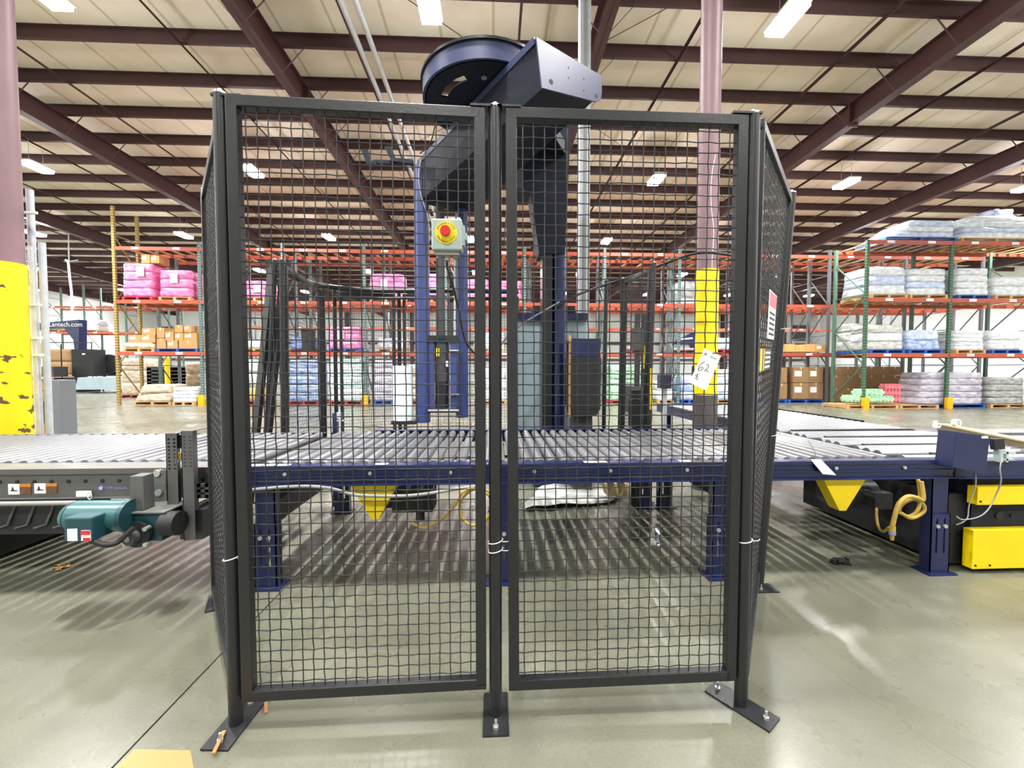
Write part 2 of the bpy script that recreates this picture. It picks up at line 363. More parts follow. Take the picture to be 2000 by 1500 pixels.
post('fence_post', 'black round fence post at the front left corner, orange slivers on its plate', pL, pL+Vector((0, 0, 2.335)), (.1, .225), math.radians(-4), (.645,))
post('fence_post', 'black round fence post in the middle between the two front mesh panels', pC, pC+Vector((0, 0, 2.315)), (.098, .2), 0, (.69, .655))
post('fence_post', 'black round fence post at the front right corner beside the tagged panel', pR, pR+Vector((0, 0, 2.315)), (.098, .245), math.radians(35), (.675,))
rLb, rLt = Vector((-1.605, 2.40, 0)), P(402, 372, 2.42); rRb, rRt = Vector((1.624, 2.403, 0)), P(1546, 378, 2.46)
post('fence_post', 'black fence post at the rear of the left side panel by the grey conveyor', rLb, rLt, (.1, .2), .5)
post('fence_post', 'outward leaning black fence post at the rear of the right side panel', rRb, rRt, (.2, .1), 0, (.95, 1.6))
def panel(name, label, c00, c10, c11, c01, nu, nv, wov=.0022, wr=.0022, ft=.04, seed=0, grp='black mesh fence panels', tris=5):
    c00, c10, c11, c01 = map(Vector, (c00, c10, c11, c01))
    rnd = random.Random(seed); t = thing(name, label, 'fence panel', c00, grp)
    U = lambda u, v: (c00*(1-u)+c10*u)*(1-v)+(c01*(1-u)+c11*u)*v
    nrm = (c10-c00).cross(c01-c00).normalized(); du = ft/2/(c10-c00).length; dv = ft/2/(c01-c00).length
    for n_, p, q in (('stile', U(du, 0), U(du, 1)), ('stile', U(1-du, 0), U(1-du, 1)), ('rail', U(0, dv), U(1, dv)), ('rail', U(0, 1-dv), U(1, 1-dv))):
        MB().bar(p, q, ft, ft*.9, nrm).build(n_, M['black'], t, bev=.003)
    mb = MB(); u0, u1, v0, v1 = du, 1-du, dv, 1-dv
    for i in range(1, nu):
        u = u0+(u1-u0)*i/nu; j_ = [U(u+rnd.uniform(-1, 1)*.0012, v0+(v1-v0)*j/nv)+nrm*(wov if (i+j) % 2 else -wov) for j in range(nv+1)] if wov else [U(u, v0), U(u, v1)]
        mb.tube(j_, wr, tris)
    for j in range(1, nv):
        v = v0+(v1-v0)*j/nv; j_ = [U(u0+(u1-u0)*i/nu, v+rnd.uniform(-1, 1)*.0006)-nrm*(wov if (i+j) % 2 else -wov) for i in range(nu+1)] if wov else [U(u0, v), U(u1, v)]
        mb.tube(j_, wr, tris)
    mb.build('wire_mesh', M['wire'], t, kind='stuff')
    return t
def D3(x, z, y=FY): return Vector((x, y, z))
fp1 = panel('mesh_panel', 'front left black mesh panel carrying the red emergency stop box', D3(-.943, .105, 1.545), D3(-.032, .115), D3(-.032, 2.31), D3(-.952, 2.325, 1.545), 22, 54, seed=1)
fp2 = panel('mesh_panel', 'front right black mesh panel with the white numbered paper tag', D3(.056, .105), D3(.957, .115), D3(.963, 2.31), D3(.044, 2.315), 21, 54, seed=2)
for t, x0, x1, z in ((fp1, -1.005, -.9, 2.322), (fp1, -.085, .03, 2.312), (fp2, -.01, .1, 2.312), (fp2, .9, 1.012, 2.312)):
    MB().box(x0, x1, FY-.022, FY+.022, z, z+.008).build('hinge_tab', M['black'], t)
panel('mesh_panel', 'black mesh panel on the left side, seen nearly edge-on', (-1.005, 1.59, .1), (-1.59, 2.36, .1), rLt+Vector((.02, -.04, -.03)), (-.995, 1.585, 2.3), 24, 54, seed=3)
panel('mesh_panel', 'leaning black mesh panel on the right side carrying the safety signs', (1.02, 1.59, .1), (1.585, 2.37, .1), rRt+Vector((-.045, -.04, -.03)), P(1483, 232, 1.60), 24, 54, seed=4)
# signs on the right side panel
def side_pt(u, v, off=.0):
    c00, c10, c11, c01 = Vector((1.02, 1.59, .1)), Vector((1.585, 2.37, .1)), rRt+Vector((-.045, -.04, -.03)), P(1483, 232, 1.60)
    n = (c10-c00).cross(c01-c00).normalized(); n = n if n.x > 0 else -n
    return (c00*(1-u)+c10*u)*(1-v)+(c01*(1-u)+c11*u)*v+n*off
def side_sign(name, label, u0, u1, v0, v1, m, bands, off=.006):
    t = thing(name, label, 'sign', side_pt(u0, v0, off))
    q = [side_pt(u, v, off) for u, v in ((u0, v0), (u1, v0), (u1, v1), (u0, v1))]; n = (side_pt(u0, v0, .01)-side_pt(u0, v0)).normalized()*.002
    MB().hexa(q, [p+n for p in q]).build('plate', m, t)
    for a0, a1, b0, b1, mm in bands:
        q = [side_pt(u0+(u1-u0)*u, v0+(v1-v0)*v, off+.0022) for u, v in ((a0, b0), (a1, b0), (a1, b1), (a0, b1))]
        MB().hexa(q, [p+n*.3 for p in q]).build('printed_band', mm, t)
    return t
side_sign('safety_sign', 'white safety sign with red top hung on the right side panel', .42, .74, .62, .725, M['white'],
    [(.05, .95, .68, .97, M['tagpink'])]+[(.12, .88, .08+.11*i, .13+.11*i, M['ink']) for i in range(5)])
side_sign('safety_sign', 'small black and yellow warning sign low on the right side panel', .15, .62, .552, .598, M['graydark'],
    [(.02, .2, .02, .98, M['yellow']), (.3, .38, .02, .98, M['yellow'])]+[(.45, .95, .1+.22*i, .2+.22*i, M['white']) for i in range(4)])
# emergency stop box
p, q = P(843, 428, 1.49), P(903, 490, 1.49)
ec = Vector(((p.x+q.x)/2-.002, 1.53, (p.z+q.z)/2))
t = thing('emergency_stop_box', 'grey box with red mushroom emergency stop button on the left panel', 'stop button', ec)
MB().box(p.x, q.x, 1.478, 1.535, q.z, p.z).build('enclosure', M['estop'], t, bev=.006)
MB().box(q.x, q.x+.008, 1.49, 1.53, q.z+.02, p.z-.02).box(q.x+.006, q.x+.016, 1.5, 1.52, ec.z-.012, ec.z+.012).box(q.x-.02, q.x-.008, 1.5, 1.53, p.z, p.z+.012).build('hinge', M['estop'], t)
MB().box(p.x+.012, q.x-.012, 1.49, 1.53, q.z-.014, q.z).cyl((ec.x, 1.51, q.z-.03), (ec.x, 1.51, q.z-.012), .011, n=12).cyl((ec.x-.03, 1.51, q.z-.024), (ec.x-.03, 1.51, q.z-.012), .009).cyl((ec.x+.03, 1.51, q.z-.024), (ec.x+.03, 1.51, q.z-.012), .009).build('gland', M['cablegray'], t)
c0 = Vector((ec.x, 1.4775, ec.z+.004))
MB().cyl(c0, c0+Vector((0, -.0018, 0)), .0395, n=32).build('legend_ring', M['estopy'], t)
MB().cyl(c0, c0+Vector((0, -.016, 0)), .014, n=18).build('button_neck', M['cablegray'], t)
MB().cyl(c0+Vector((0, -.016, 0)), c0+Vector((0, -.022, 0)), .016, .019, n=22).cyl(c0+Vector((0, -.022, 0)), c0+Vector((0, -.03, 0)), .019, .017, n=22).build('button', M['red'], t)
for s, up in (('EMERGENCY STOP', 1), ('EMERGENCY STOP', -1)):
    n = len(s)
    for i, ch in enumerate(s):
        if ch == ' ': continue
        a = (i-(n-1)/2)*math.radians(10)*1.02
        ang = math.pi/2-a if up > 0 else -math.pi/2+a
        text('legend_letter', ch, .0085, c0+Vector((math.cos(ang)*.0325, -.0022, math.sin(ang)*.0325)), (math.pi/2, -(ang-math.pi/2) if up > 0 else -(ang+math.pi/2), 0), M['ink'], t, ext=.0003)
cb = [Vector((ec.x, 1.51, q.z-.025)), P(873, 520, 1.6), P(885, 560, 1.66), P(897, 610, 1.7), P(907, 660, 1.74), P(925, 688, 1.8), P(955, 702, 1.9), P(968, 690, 1.96), P(1010, 640, 2.3), P(1092, 590, 3.2)]
MB().tube(smooth(cb), .0055, 7).build('cable', M['graydark'], t)
# numbered paper tag on the right front panel
a, b, c, d = [P(x, y, 1.538) for x, y in ((1376, 680), (1408, 695), (1379, 763), (1346, 747))]
t = thing('paper_tag', 'white paper tag numbered 62 wired to the front right panel', 'tag', a, 'white paper tags')
MB().hexa([d, c, b, a], [p+Vector((0, -.0008, 0)) for p in (d, c, b, a)]).build('card', M['paper'], t)
MB().tube([P(1392, 690, 1.535), P(1397, 688, 1.532), P(1412, 694, 1.54), P(1420, 697, 1.55)], .0016, 5).build('tie_wire', M['ink'], t)
th = math.atan2((b.z-a.z), (b.x-a.x)); tp = lambda x, y: P(x, y, 1.5365)
text('print', 'A', .017, tp(1378, 692), (math.pi/2, -th, 0), M['ink'], t, ext=.0003)
text('print', 'UROMA', .008, tp(1393, 699), (math.pi/2, -th, 0), M['cablegray'], t, ext=.0003)
def stroke(pts, m, par, r=.0011): MB().tube(smooth([tp(x, y) for x, y in pts], 5), r, 5).build('handwriting', m, par)
stroke([(1377, 706), (1369, 711), (1364, 719), (1365, 724), (1371, 722), (1373, 718), (1369, 717), (1364, 722)], M['ink'], t)
stroke([(1379, 713), (1383, 712), (1384, 716), (1380, 721), (1375, 725), (1379, 723), (1384, 727)], M['ink'], t)
stroke([(1363, 730), (1359, 733), (1362, 736), (1363, 740), (1360, 741), (1359, 738), (1363, 733), (1363, 730)], M['ink'], t, .0009)
# orange slivers on the left plate, shims
for i, (x0, y0, x1, y1, lab) in enumerate(((417, 1472, 438, 1428, 'orange wooden sliver lying across the front left base plate'), (519, 1372, 520, 1392, 'short orange wooden sliver beside the front left base plate'))):
    z = .016 if i == 0 else .006
    p, q = G(x0, y0, z), G(x1, y1, z); tag(MB().bar(p, q, .012, .006).build('wood_sliver', mat('sliver_orange%d' % i, '#8f6236', .6, 0, '#b07b45', 30, .6)), lab, 'wood sliver')
# ------------------------------------------------------------------ blue roller conveyor
YF, YB, ZT = 2.53, 3.93, .76
XL, XR = -1.47, 2.72
t = thing('roller_conveyor', 'long dark blue roller conveyor running behind the front fence', 'conveyor', (0, YF, 0)); conv = t
def channel(x0, x1, y, s, zt, h=.118, fl_=.075, m='blue', par=None, name='side_rail'):
    mb = MB(); mb.box(x0, x1, y, y+s*.006, zt-h, zt) if s > 0 else mb.box(x0, x1, y-.006, y, zt-h, zt)
    ya, yb = sorted((y, y+s*fl_))
    mb.box(x0, x1, ya, yb, zt-.006, zt).box(x0, x1, *sorted((y-s*.03, y)), zt-h, zt-h+.006)
    mb.box(x0, x1, *sorted((y-s*.012, y)), zt-.07, zt-.062)
    mb.box(x0, x1, *sorted((y-s*.012, y)), zt-.022, zt)
    return mb.build(name, M[m], par)
for x0, x1 in ((XL, 0), (.004, 1.47), (1.474, 3.0)): channel(x0, x1, YF, 1, ZT, par=t)
for x0, x1 in ((XL+.35, 0), (.004, XR)): channel(x0, x1, YB, -1, ZT+.012, fl_=.05, par=t)
for i, (a_, b_, m_) in enumerate(((505, 530, 'paper'), (533, 552, 'tape'), (556, 580, 'paper'), (738, 762, 'paper'), (1140, 1166, 'paper'), (1168, 1185, 'tape'), (1330, 1352, 'paper'))):
    p = G(a_, 902, ZT); q = G(b_, 902, ZT); MB().box(p.x, q.x, YF+.012, YF+.055, ZT, ZT+.0012).build('flange_sticker', M[m_], t)
for x in [-1.27, -.76, -.27, .25, .73, 1.22, 1.7, 2.2, 2.66]:
    mb = MB().cyl((x, YF-.013, ZT-.048), (x, YF-.003, ZT-.048), .012, n=6).cyl((x, YF-.017, ZT-.048), (x, YF-.012, ZT-.048), .006, n=8)
    mb.build('rail_bolt', M['bolt'], t)
rol = None; n = 0; x = XL+.045
while x < XR-.02:
    if rol is None:
        rol = MB().cyl((x, YF+.08, ZT-.022), (x, YB-.055, ZT-.022), .0325, n=14).cyl((x, YF+.006, ZT-.022), (x, YB-.006, ZT-.022), .008, n=6).build('roller', M['steel'], t); rx = x
    else: o = inst(rol, 'roller', (0, 0, 0), t); o.location = (x-rx, 0, 0)
    x += .0862
def leg(x, y, par, m='blue', w_=.115, zt=ZT-.118, f=-1, plate=True):
    up = MB().box(x-w_/2, x+w_/2, y, y+.006, .3, zt).box(x-w_/2, x-w_/2+.006, y, y+.06, .3, zt).box(x+w_/2-.006, x+w_/2, y, y+.06, .3, zt).build('leg', M[m], par)
    y2 = y-.009
    mb = MB(); a = w_/2+.008
    for x0, x1, z0, z1 in ((x-a, x-.032, .01, .4), (x-.02, x+.02, .01, .4), (x+.032, x+a, .01, .4), (x-.032, x-.02, .01, .14), (x+.02, x+.032, .01, .14), (x-.032, x-.02, .37, .4), (x+.02, x+.032, .37, .4)): mb.box(x0, x1, y2, y2+.006, z0, z1)
    mb.box(x-a, x-a+.006, y2, y2+.07, .01, .4).box(x+a-.006, x+a, y2, y2+.07, .01, .4).box(x-a-.03, x+a+.03, y2-.03, y2+.1, 0, .01)
    ft = mb.build('foot', M[m], up)
    for s in (-1, 1): MB().cyl((x+s*.026, y2-.01, .32), (x+s*.026, y2, .32), .013, n=8).build('foot_bolt', M['bolt'], up)
for x in (-1.4, .035, 1.46, 2.93): leg(x, YF+.008, t)
for x in (-1.43, .035, 1.46, 1.66): leg(x, YB-.06, t)
for x in (-1.4, .035, 1.46): MB().bar((x, YF+.06, ZT-.2), (x, YB-.06, ZT-.2), .05, .08).build('cross_member', M['darkblue'], t)
# yellow guards
def vguard(px0, px1, pyt, pxa, pxb, pyb, y, par, dep=.09, m='yellow'):
    pts = [P(px0, pyt, y), P(px1, pyt, y), P(pxb, pyb, y), P(pxa, pyb, y)]; MB().prism(pts, (0, dep, 0)).build('chain_guard', M[m], par, bev=.004)
vguard(684, 776, 948, 726, 738, 1016, YF+.03, t); vguard(1608, 1692, 936, 1640, 1653, 998, YF+.02, t)
vguard(1180, 1226, 944, 1186, 1226, 969, 3.5, t, .12, 'tan')
# drive units beneath
mb = MB(); p, q = P(765, 960, 2.75), P(845, 1000, 2.75); mb.box(p.x, q.x, 2.75, 2.95, q.z, p.z); c = P(820, 1010, 2.78); mb.cyl((c.x, 2.8, c.z-.03), (c.x, 2.8, q.z), .03)
c = P(745, 990, 2.8); mb.cyl((p.x-.12, 2.85, (p.z+q.z)/2), (p.x, 2.85, (p.z+q.z)/2), .07, n=16)
mb.build('drive_motor', M['rubber'], t)
mb = MB(); p, q = P(1690, 960, 2.85), P(1725, 990, 2.85); mb.box(q.x-.11, q.x+.02, 2.8, 2.95, q.z, p.z).cyl((p.x-.2, 2.98, (p.z+q.z)/2+.02), (q.x+.02, 2.98, (p.z+q.z)/2+.02), .09, n=18)
mb.build('drive_motor', M['graydark'], t)
p = P(1240, 943, 3.6); q = P(1305, 985, 3.6)
for x in (p.x, q.x): MB().cyl((x, 3.6, q.z), (x, 3.6, p.z+.03), .035).build('air_cylinder', M['rubber'], t)
mb = MB(); mb.box(XL+.03, XL+.05, 2.62, YB-.1, .35, .64); mb.build('end_panel', M['graydark'], t)
# cables hanging beneath
def cable(name, label, pts, r, m, n=8): return tag(MB().tube(smooth(pts), r, n).build(name, M[m]), label, 'cable')
cable('conduit_hose', 'grey flexible conduit sagging along the conveyor rail underside', [P(x, y, 2.49) for x, y in ((488, 957), (520, 954), (560, 951), (610, 950), (650, 955), (690, 966), (740, 969), (800, 968), (850, 962), (890, 955), (935, 949))], .0105, 'cablegray')
lp = [P(805, 1022, 2.62), P(830, 1030, 2.6), P(865, 1012, 2.56), P(893, 980, 2.5), P(903, 962, 2.48), P(925, 955, 2.48), P(955, 968, 2.5), P(958, 1000, 2.5), P(935, 1024, 2.5), P(910, 1020, 2.5), P(897, 990, 2.51), P(912, 964, 2.51), P(935, 955, 2.52), P(962, 972, 2.52), P(962, 1000, 2.53), P(945, 1020, 2.53)]
cable('power_cable', 'coiled yellow cable hanging under the conveyor beside the middle post', lp, .0085, 'cableyellow')
lp = [P(1793, 936, 2.5), P(1797, 965, 2.5), P(1793, 995, 2.5), P(1776, 1008, 2.52), P(1757, 1000, 2.53), P(1762, 985, 2.52), P(1785, 975, 2.5), P(1803, 985, 2.5), P(1803, 1000, 2.5), P(1780, 1012, 2.5), P(1760, 1002, 2.5)]
lp2 = [P(1799, 940, 2.48), P(1803, 975, 2.47), P(1790, 972, 2.46), P(1772, 970, 2.45), P(1755, 985, 2.45), P(1747, 1010, 2.45), P(1743, 1028, 2.45)]
t = thing('power_cable', 'thick yellow cable loops with plug hanging near the right leg', 'cable', lp[0])
MB().tube(smooth(lp), .011, 8).build('loop', M['cableyellow'], t); MB().tube(smooth(lp2), .013, 8).build('loop', M['cableyellow'], t)
p = P(1743, 1028, 2.45); q = P(1742, 1055, 2.45); MB().cyl(p, p+(q-p)*.4, .017, n=12).cyl(p+(q-p)*.55, q, .014, .009, n=12).build('plug', M['cableyellow'], t); MB().cyl(p+(q-p)*.38, p+(q-p)*.58, .019, n=12).build('plug_band', M['purple'], t)
cable('power_cable', 'short yellow cable dropping from the right drive motor', [P(1712, 993, 2.75), P(1712, 1010, 2.7), P(1716, 1030, 2.65), P(1725, 1038, 2.6), P(1737, 1030, 2.55)], .009, 'cableyellow')
# white tag on the right rail
a, b, c, d = P(1583, 897, YF-.02), P(1603, 897, YF-.02), P(1633, 928, YF-.035), P(1607, 926, YF-.035)
t = thing('paper_tag', 'blank white paper tag hanging from a string on the right blue rail', 'tag', a, 'white paper tags')
MB().hexa([d, c, b, a], [p+Vector((0, -.0008, 0)) for p in (d, c, b, a)]).build('card', M['paper'], t)
MB().tube(smooth([P(1594, 898, YF-.02), G(1590, 880, .78), G(1578, 860, .77)]), .0016, 5).build('string', M['ink'], t)
# plastic film scraps on the floor
def scrap(label, pts, amp, seed, m):
    rnd = random.Random(seed); mb = MB(); N = 9
    c = [G(x, y) for x, y in pts]; vs = []
    for i in range(N):
        for j in range(N):
            u, v = i/(N-1), j/(N-1); p = (c[0]*(1-u)+c[1]*u)*(1-v)+(c[3]*(1-u)+c[2]*u)*v; p += Vector((rnd.uniform(-.03, .03), rnd.uniform(-.03, .03), .004+rnd.random()*amp)); vs.append(p)
    mb.add(vs, [(i*N+j, (i+1)*N+j, (i+1)*N+j+1, i*N+j+1) for i in range(N-1) for j in range(N-1)], True)
    o = tag(mb.build('film_scrap', m), label, 'plastic film'); o.modifiers.new('solid', 'SOLIDIFY').thickness = .002
scrap('crumpled grey plastic film sheet on the floor under the conveyor', ((1020, 1000), (1200, 985), (1230, 952), (1060, 955)), .05, 3, M['greyfilm'])
scrap('small dark scrap lying on the floor right of the fence', ((1625, 1103), (1660, 1106), (1655, 1092), (1632, 1094)), .012, 5, M['rubber'])
scrap('narrow white film strip on the floor below the conveyor', ((1283, 1068), (1292, 1068), (1288, 1030), (1282, 1030)), .01, 6, M['clear'])
scrap('small yellow crumpled wrapper on the floor under the grey conveyor', ((110, 1115), (128, 1112), (126, 1105), (116, 1106)), .01, 8, M['cartonor'])
# ------------------------------------------------------------------ grey conveyor on the left
t = thing('roller_conveyor', 'grey roller conveyor with teal drive motor left of the fence', 'conveyor', (-2.6, 2.5, 0)); gc = t
GX0, GX1, GF, GB = -5.6, -1.53, 2.52, 3.80
MB().box(GX0, GX1, GF, GF+.16, ZT-.006, ZT).box(GX0, GX1, GF, GF+.006, ZT-.17, ZT).box(GX0, GX1, GF-.012, GF, ZT-.03, ZT-.0).box(GX0, GX1, GF-.02, GF+.04, ZT-.176, ZT-.17).build('side_rail', M['gray'], t)
MB().box(GX0, GX1, GF-.012, GF+.155, ZT, ZT+.003).build('top_flange', M['graylight'], t)
MB().box(GX0, GX1, GB, GB+.006, ZT-.15, ZT+.012).box(GX0, GX1, GB-.03, GB, ZT+.006, ZT+.012).build('side_rail', M['graydark'], t)
rol = None; x = GX1-.05
while x > GX0:
    if rol is None:
        rol = MB().cyl((x, GF+.165, ZT-.015), (x, GB-.03, ZT-.015), .032, n=14).cyl((x, GF+.01, ZT-.015), (x, GB-.002, ZT-.015), .008, n=6).build('roller', M['steel'], t); rx = x
    else: o = inst(rol, 'roller', (0, 0, 0), t); o.location = (x-rx, 0, 0)
    x -= .0915
for i in range(26):
    x = -1.75-.0965*i
    if i == 0: h0 = MB().cyl((x, GF-.004, ZT-.075), (x, GF+.002, ZT-.075), .011, n=10).build('axle_bolt', M['rubber'], t); hx = x
    else: o = inst(h0, 'axle_bolt', (0, 0, 0), t); o.location = (x-hx, 0, 0)
MB().cyl((GX0, GF-.03, ZT-.195), (-2.0, GF-.03, ZT-.195), .014, n=10).build('conduit', M['cablegray'], t)
MB().box(GX0, -2.35, GF+.03, GF+.07, .36, .58).box(GX0, -3.5, GF+.42, GB-.1, .03, .5).build('chain_guard', M['rubber'], t)
for i in range(6):
    x = -2.9+.11*i; MB().tube([(x+.05, GF+.03, ZT-.2), (x, GF+.02, ZT-.34), (x-.07, GF+.02, ZT-.36)], .007, 6).build('return_bracket', M['gray'], t)
for px in (-2.0, -3.9):
    leg(px, GB-.1, t, 'graydark')
def wlabel(p, q):
    y = GF-.004; a, b = P(*p, GF), P(*q, GF); xm = (a.x+b.x)/2
    l = MB().box(a.x, xm, y, GF, b.z, a.z).build('warning_label', M['paper'], t)
    MB().box(xm, b.x, y, GF, b.z, a.z-.018).build('dark_field', mat('label_dark', '#4a3226', .5, 0, '#6b4a30', 40, .5), l)
    MB().box(xm, b.x, y, GF, a.z-.018, a.z).build('orange_field', M['orange'], l)
    c = Vector(((a.x+xm)/2, y-.001, (a.z+b.z)/2-.004)); mb = MB(); mb.box(c.x-.018, c.x+.02, y-.0014, y, c.z-.008, c.z-.002).cyl((c.x-.006, y-.0014, c.z+.012), (c.x-.006, y, c.z+.012), .005, n=8).prism([(c.x-.014, y-.0014, c.z-.002), (c.x+.004, y-.0014, c.z-.002), (c.x-.002, y-.0014, c.z+.008), (c.x-.01, y-.0014, c.z+.008)], (0, .0014, 0)); mb.build('pictogram', M['ink'], l)
wlabel((17, 945), (62, 965)); wlabel((68, 944), (113, 963))
a, b = P(155, 958, GF-.01), P(182, 968, GF-.01); MB().box(a.x, b.x, GF-.03, GF-.018, b.z, a.z).build('paper_label', M['paper'], t)
p = P(176, 978, GF-.045); MB().tube([p+Vector((math.cos(k)*.012, -.002, .03+math.sin(k)*.022)) for k in [i*.7 for i in range(10)]], .0025, 5).build('cable_tie', M['white'], t)
c = P(198, 953, GF-.002); MB().cyl(c+Vector((0, -.0035, 0)), c, .013, n=16).build('logo_disc', M['purple'], t)
for s in (-.005, .003): MB().box(c.x-.009, c.x+.009, GF-.0066, GF-.004, c.z+s-.0012, c.z+s+.0012).build('logo_bar', M['white'], t)
text('logo_text', 'TGW Systems', .022, P(225, 953, GF-.003), (math.pi/2, 0, 0), M['purple'], t)
# end bracket posts with rows of punched holes (the holes are built as gaps between strips)
def perf(px0, px1, pyt, pyb, y, dep, holes=True):
    a, b = P(px0, pyt, y), P(px1, pyb, y); wd = b.x-a.x; mb = MB(); zs = a.z-.03; hz = [zs-.021*i for i in range(9)]
    cxs = [a.x+wd*.28, a.x+wd*.78]; hw = .0055
    edges = [a.x, cxs[0]-hw, cxs[0]+hw, cxs[1]-hw, cxs[1]+hw, b.x]
    for i in (0, 2, 4): mb.box(edges[i], edges[i+1], y, y+.004, b.z, a.z)
    for cx in cxs:
        z = a.z
        for h in hz: mb.box(cx-hw, cx+hw, y, y+.004, h+.005, z); z = h-.005
        mb.box(cx-hw, cx+hw, y, y+.004, b.z, z)
    mb.box(a.x, a.x+.004, y, y+dep, b.z, a.z)
    return mb, a, b
mb, a, b = perf(323, 349, 848, 1000, 2.40, .1); mb.box(a.x, b.x, 2.40, 2.52, a.z, a.z+.004); mb.build('end_bracket', M['gray'], t)
mb, a, b = perf(353, 382, 843, 1055, 2.38, .12); mb.box(a.x, b.x, 2.38, 2.52, a.z, a.z+.004); mb.build('end_bracket', M['gray'], t)
p = P(341, 850, 2.44); q = P(351, 875, 2.44); MB().box(p.x, q.x+.01, 2.43, 2.46, q.z, p.z).build('sensor', M['rubber'], t)
p = P(338, 892, 2.44); MB().box(p.x-.012, p.x+.02, 2.425, 2.455, p.z-.035, p.z+.02).build('sensor_bracket', M['bolt'], t)
p = P(354, 890, 2.44); MB().box(p.x-.01, p.x+.012, 2.42, 2.45, p.z-.02, p.z+.02).build('sensor_lens', M['cableyellow'], t)
p, q = P(300, 918, 2.46), P(325, 985, 2.46); MB().box(p.x, q.x, 2.46, 2.47, q.z, p.z).build('mount_plate', M['graylight'], t)
mb = MB()
for x, y in ((305, 925), (308, 963)): p = P(x, y, 2.45); mb.cyl(p, p+Vector((0, .03, 0)), .02, n=8)
mb.build('mount_bolt', M['bolt'], t)
p, q = P(253, 930, 2.3), P(281, 997, 2.3); MB().box(p.x, q.x, 2.3, 2.375, q.z, p.z).build('guard_box', M['gray'], t, bev=.004)
p, q = P(384, 945, 2.44), P(416, 973, 2.44); mb = MB()
for z0, z1 in ((q.z, q.z+.02), ((p.z+q.z)/2-.008, (p.z+q.z)/2+.008), (p.z-.02, p.z)): mb.box(p.x, q.x+.02, 2.44, 2.45, z0, z1)
for x in (p.x, (p.x+q.x)/2, q.x): mb.box(x, x+.02, 2.44, 2.45, q.z, p.z)
mb.build('slotted_plate', M['gray'], t)
mb = MB(); p, q = P(350, 998, 2.45), P(396, 1053, 2.45); mb.box(p.x, q.x, 2.45, 2.75, q.z, p.z); mb.build('lower_housing', M['graydark'], t)
# drive motor
mo = MB(); y = 2.28; a, b = P(150, 1008, y), P(258, 1006, y); rr = .082
body = MB().cyl(a, (b.x-.01, y, a.z), rr, n=32).build('drive_motor', M['teal'], t)
MB().cyl((a.x-.035, y, a.z), (a.x-.002, y, a.z), rr*.8, rr*1.02, n=32).build('fan_cowl', M['teal'], body)
MB().cyl((a.x-.004, y, a.z), (a.x+.001, y, a.z), rr*1.005, n=32).build('cowl_seam', M['rubber'], body)
MB().cyl((b.x-.02, y, a.z), (b.x+.005, y, a.z), rr*1.06, n=32).build('motor_flange', M['tealdark'], body)
p, q = P(123, 1012, 2.13), P(180, 1058, 2.13); tb = MB().box(p.x, q.x, 2.13, 2.28, q.z, p.z).build('terminal_box', M['tealdark'], body, bev=.008)
u, v = P(132, 1033, 2.13), P(152, 1056, 2.13); MB().box(u.x, v.x, 2.127, 2.13, v.z, u.z).build('rating_label', M['paper'], body)
u, v = P(159, 1036, 2.13), P(178, 1056, 2.13); MB().box(u.x, v.x, 2.127, 2.13, v.z, u.z).build('hazard_label', M['paper'], body)
MB().box(u.x, v.x, 2.1255, 2.127, u.z-.022, u.z).box(u.x+.01, v.x, 2.1255, 2.127, v.z, v.z+.016).build('hazard_red', M['red'], body)
p, q = P(258, 1000, 2.3), P(320, 1056, 2.3); gb = MB().box(p.x, q.x, 2.29, 2.45, q.z, p.z).build('gearbox', M['tealdark'], t, bev=.01)
MB().box(p.x-.05, q.x+.03, 2.27, 2.47, p.z, p.z+.006).build('mount_shelf', M['graylight'], t)
c = P(272, 1042, 2.28); MB().cyl(c, c+Vector((0, -.02, 0)), .07, n=24).build('bearing_flange', M['rubber'], gb)
MB().cyl(c+Vector((-.01, -.02, -.01)), c+Vector((-.015, -.055, -.01)), .04, .036, n=20).build('shaft_hub', M['graydark'], gb)
MB().cyl(c+Vector((-.015, -.055, -.01)), c+Vector((-.015, -.06, -.01)), .014, n=10).build('shaft_end', M['cablegray'], gb)
mb = MB()
for dx, dz in ((-.055, .03), (.055, .035), (.055, -.05), (-.05, -.045)): mb.cyl(c+Vector((dx, -.035, dz)), c+Vector((dx, -.0, dz)), .012, n=8)
mb.build('flange_bolt', M['bolt'], gb)
p = P(330, 1025, 2.3); MB().cyl((p.x-.02, 2.3, p.z+.01), (p.x+.06, 2.3, p.z+.01), .065, n=22).build('end_cap', M['rubber'], gb)
MB().tube(smooth([P(180, 1056, 2.15), P(205, 1064, 2.15), P(228, 1060, 2.18), P(245, 1045, 2.2), P(262, 1030, 2.22)]), .014, 8).build('motor_cable', M['rubber'], body)
# ------------------------------------------------------------------ right chain transfer conveyor, running away from the camera
CX0, CX1, CY0, CY1 = 2.76, 4.12, YF, 6.75
t = thing('chain_conveyor', 'blue roller and chain conveyor turning away to the right', 'conveyor', (3.4, 2.5, 0)); cc = t
MB().box(CX0-.03, CX0, YB+.05, CY1, ZT-.12, ZT+.015).box(CX0-.06, CX0, YB+.05, CY1, ZT+.009, ZT+.015).build('side_rail', M['blue'], t)
MB().box(CX1, CX1+.03, 4.4, CY1, ZT-.12, ZT+.015).build('side_rail', M['darkblue'], t)
MB().box(CX0, CX1, CY1, CY1+.03, ZT-.12, ZT+.01).build('end_rail', M['blue'], t)
MB().box(3.02, 5.2, YF-.0, YF+.006, ZT-.125, ZT-.01).box(3.02, 5.2, YF-.01, YF+.09, ZT-.02, ZT-.01).box(3.02, 5.2, YF-.02, YF, ZT-.125, ZT-.118).build('side_rail', M['blue'], t)
rol = None; y = CY0+.13; k = 0
strands = [2.72, 3.07, 3.44, 3.84]
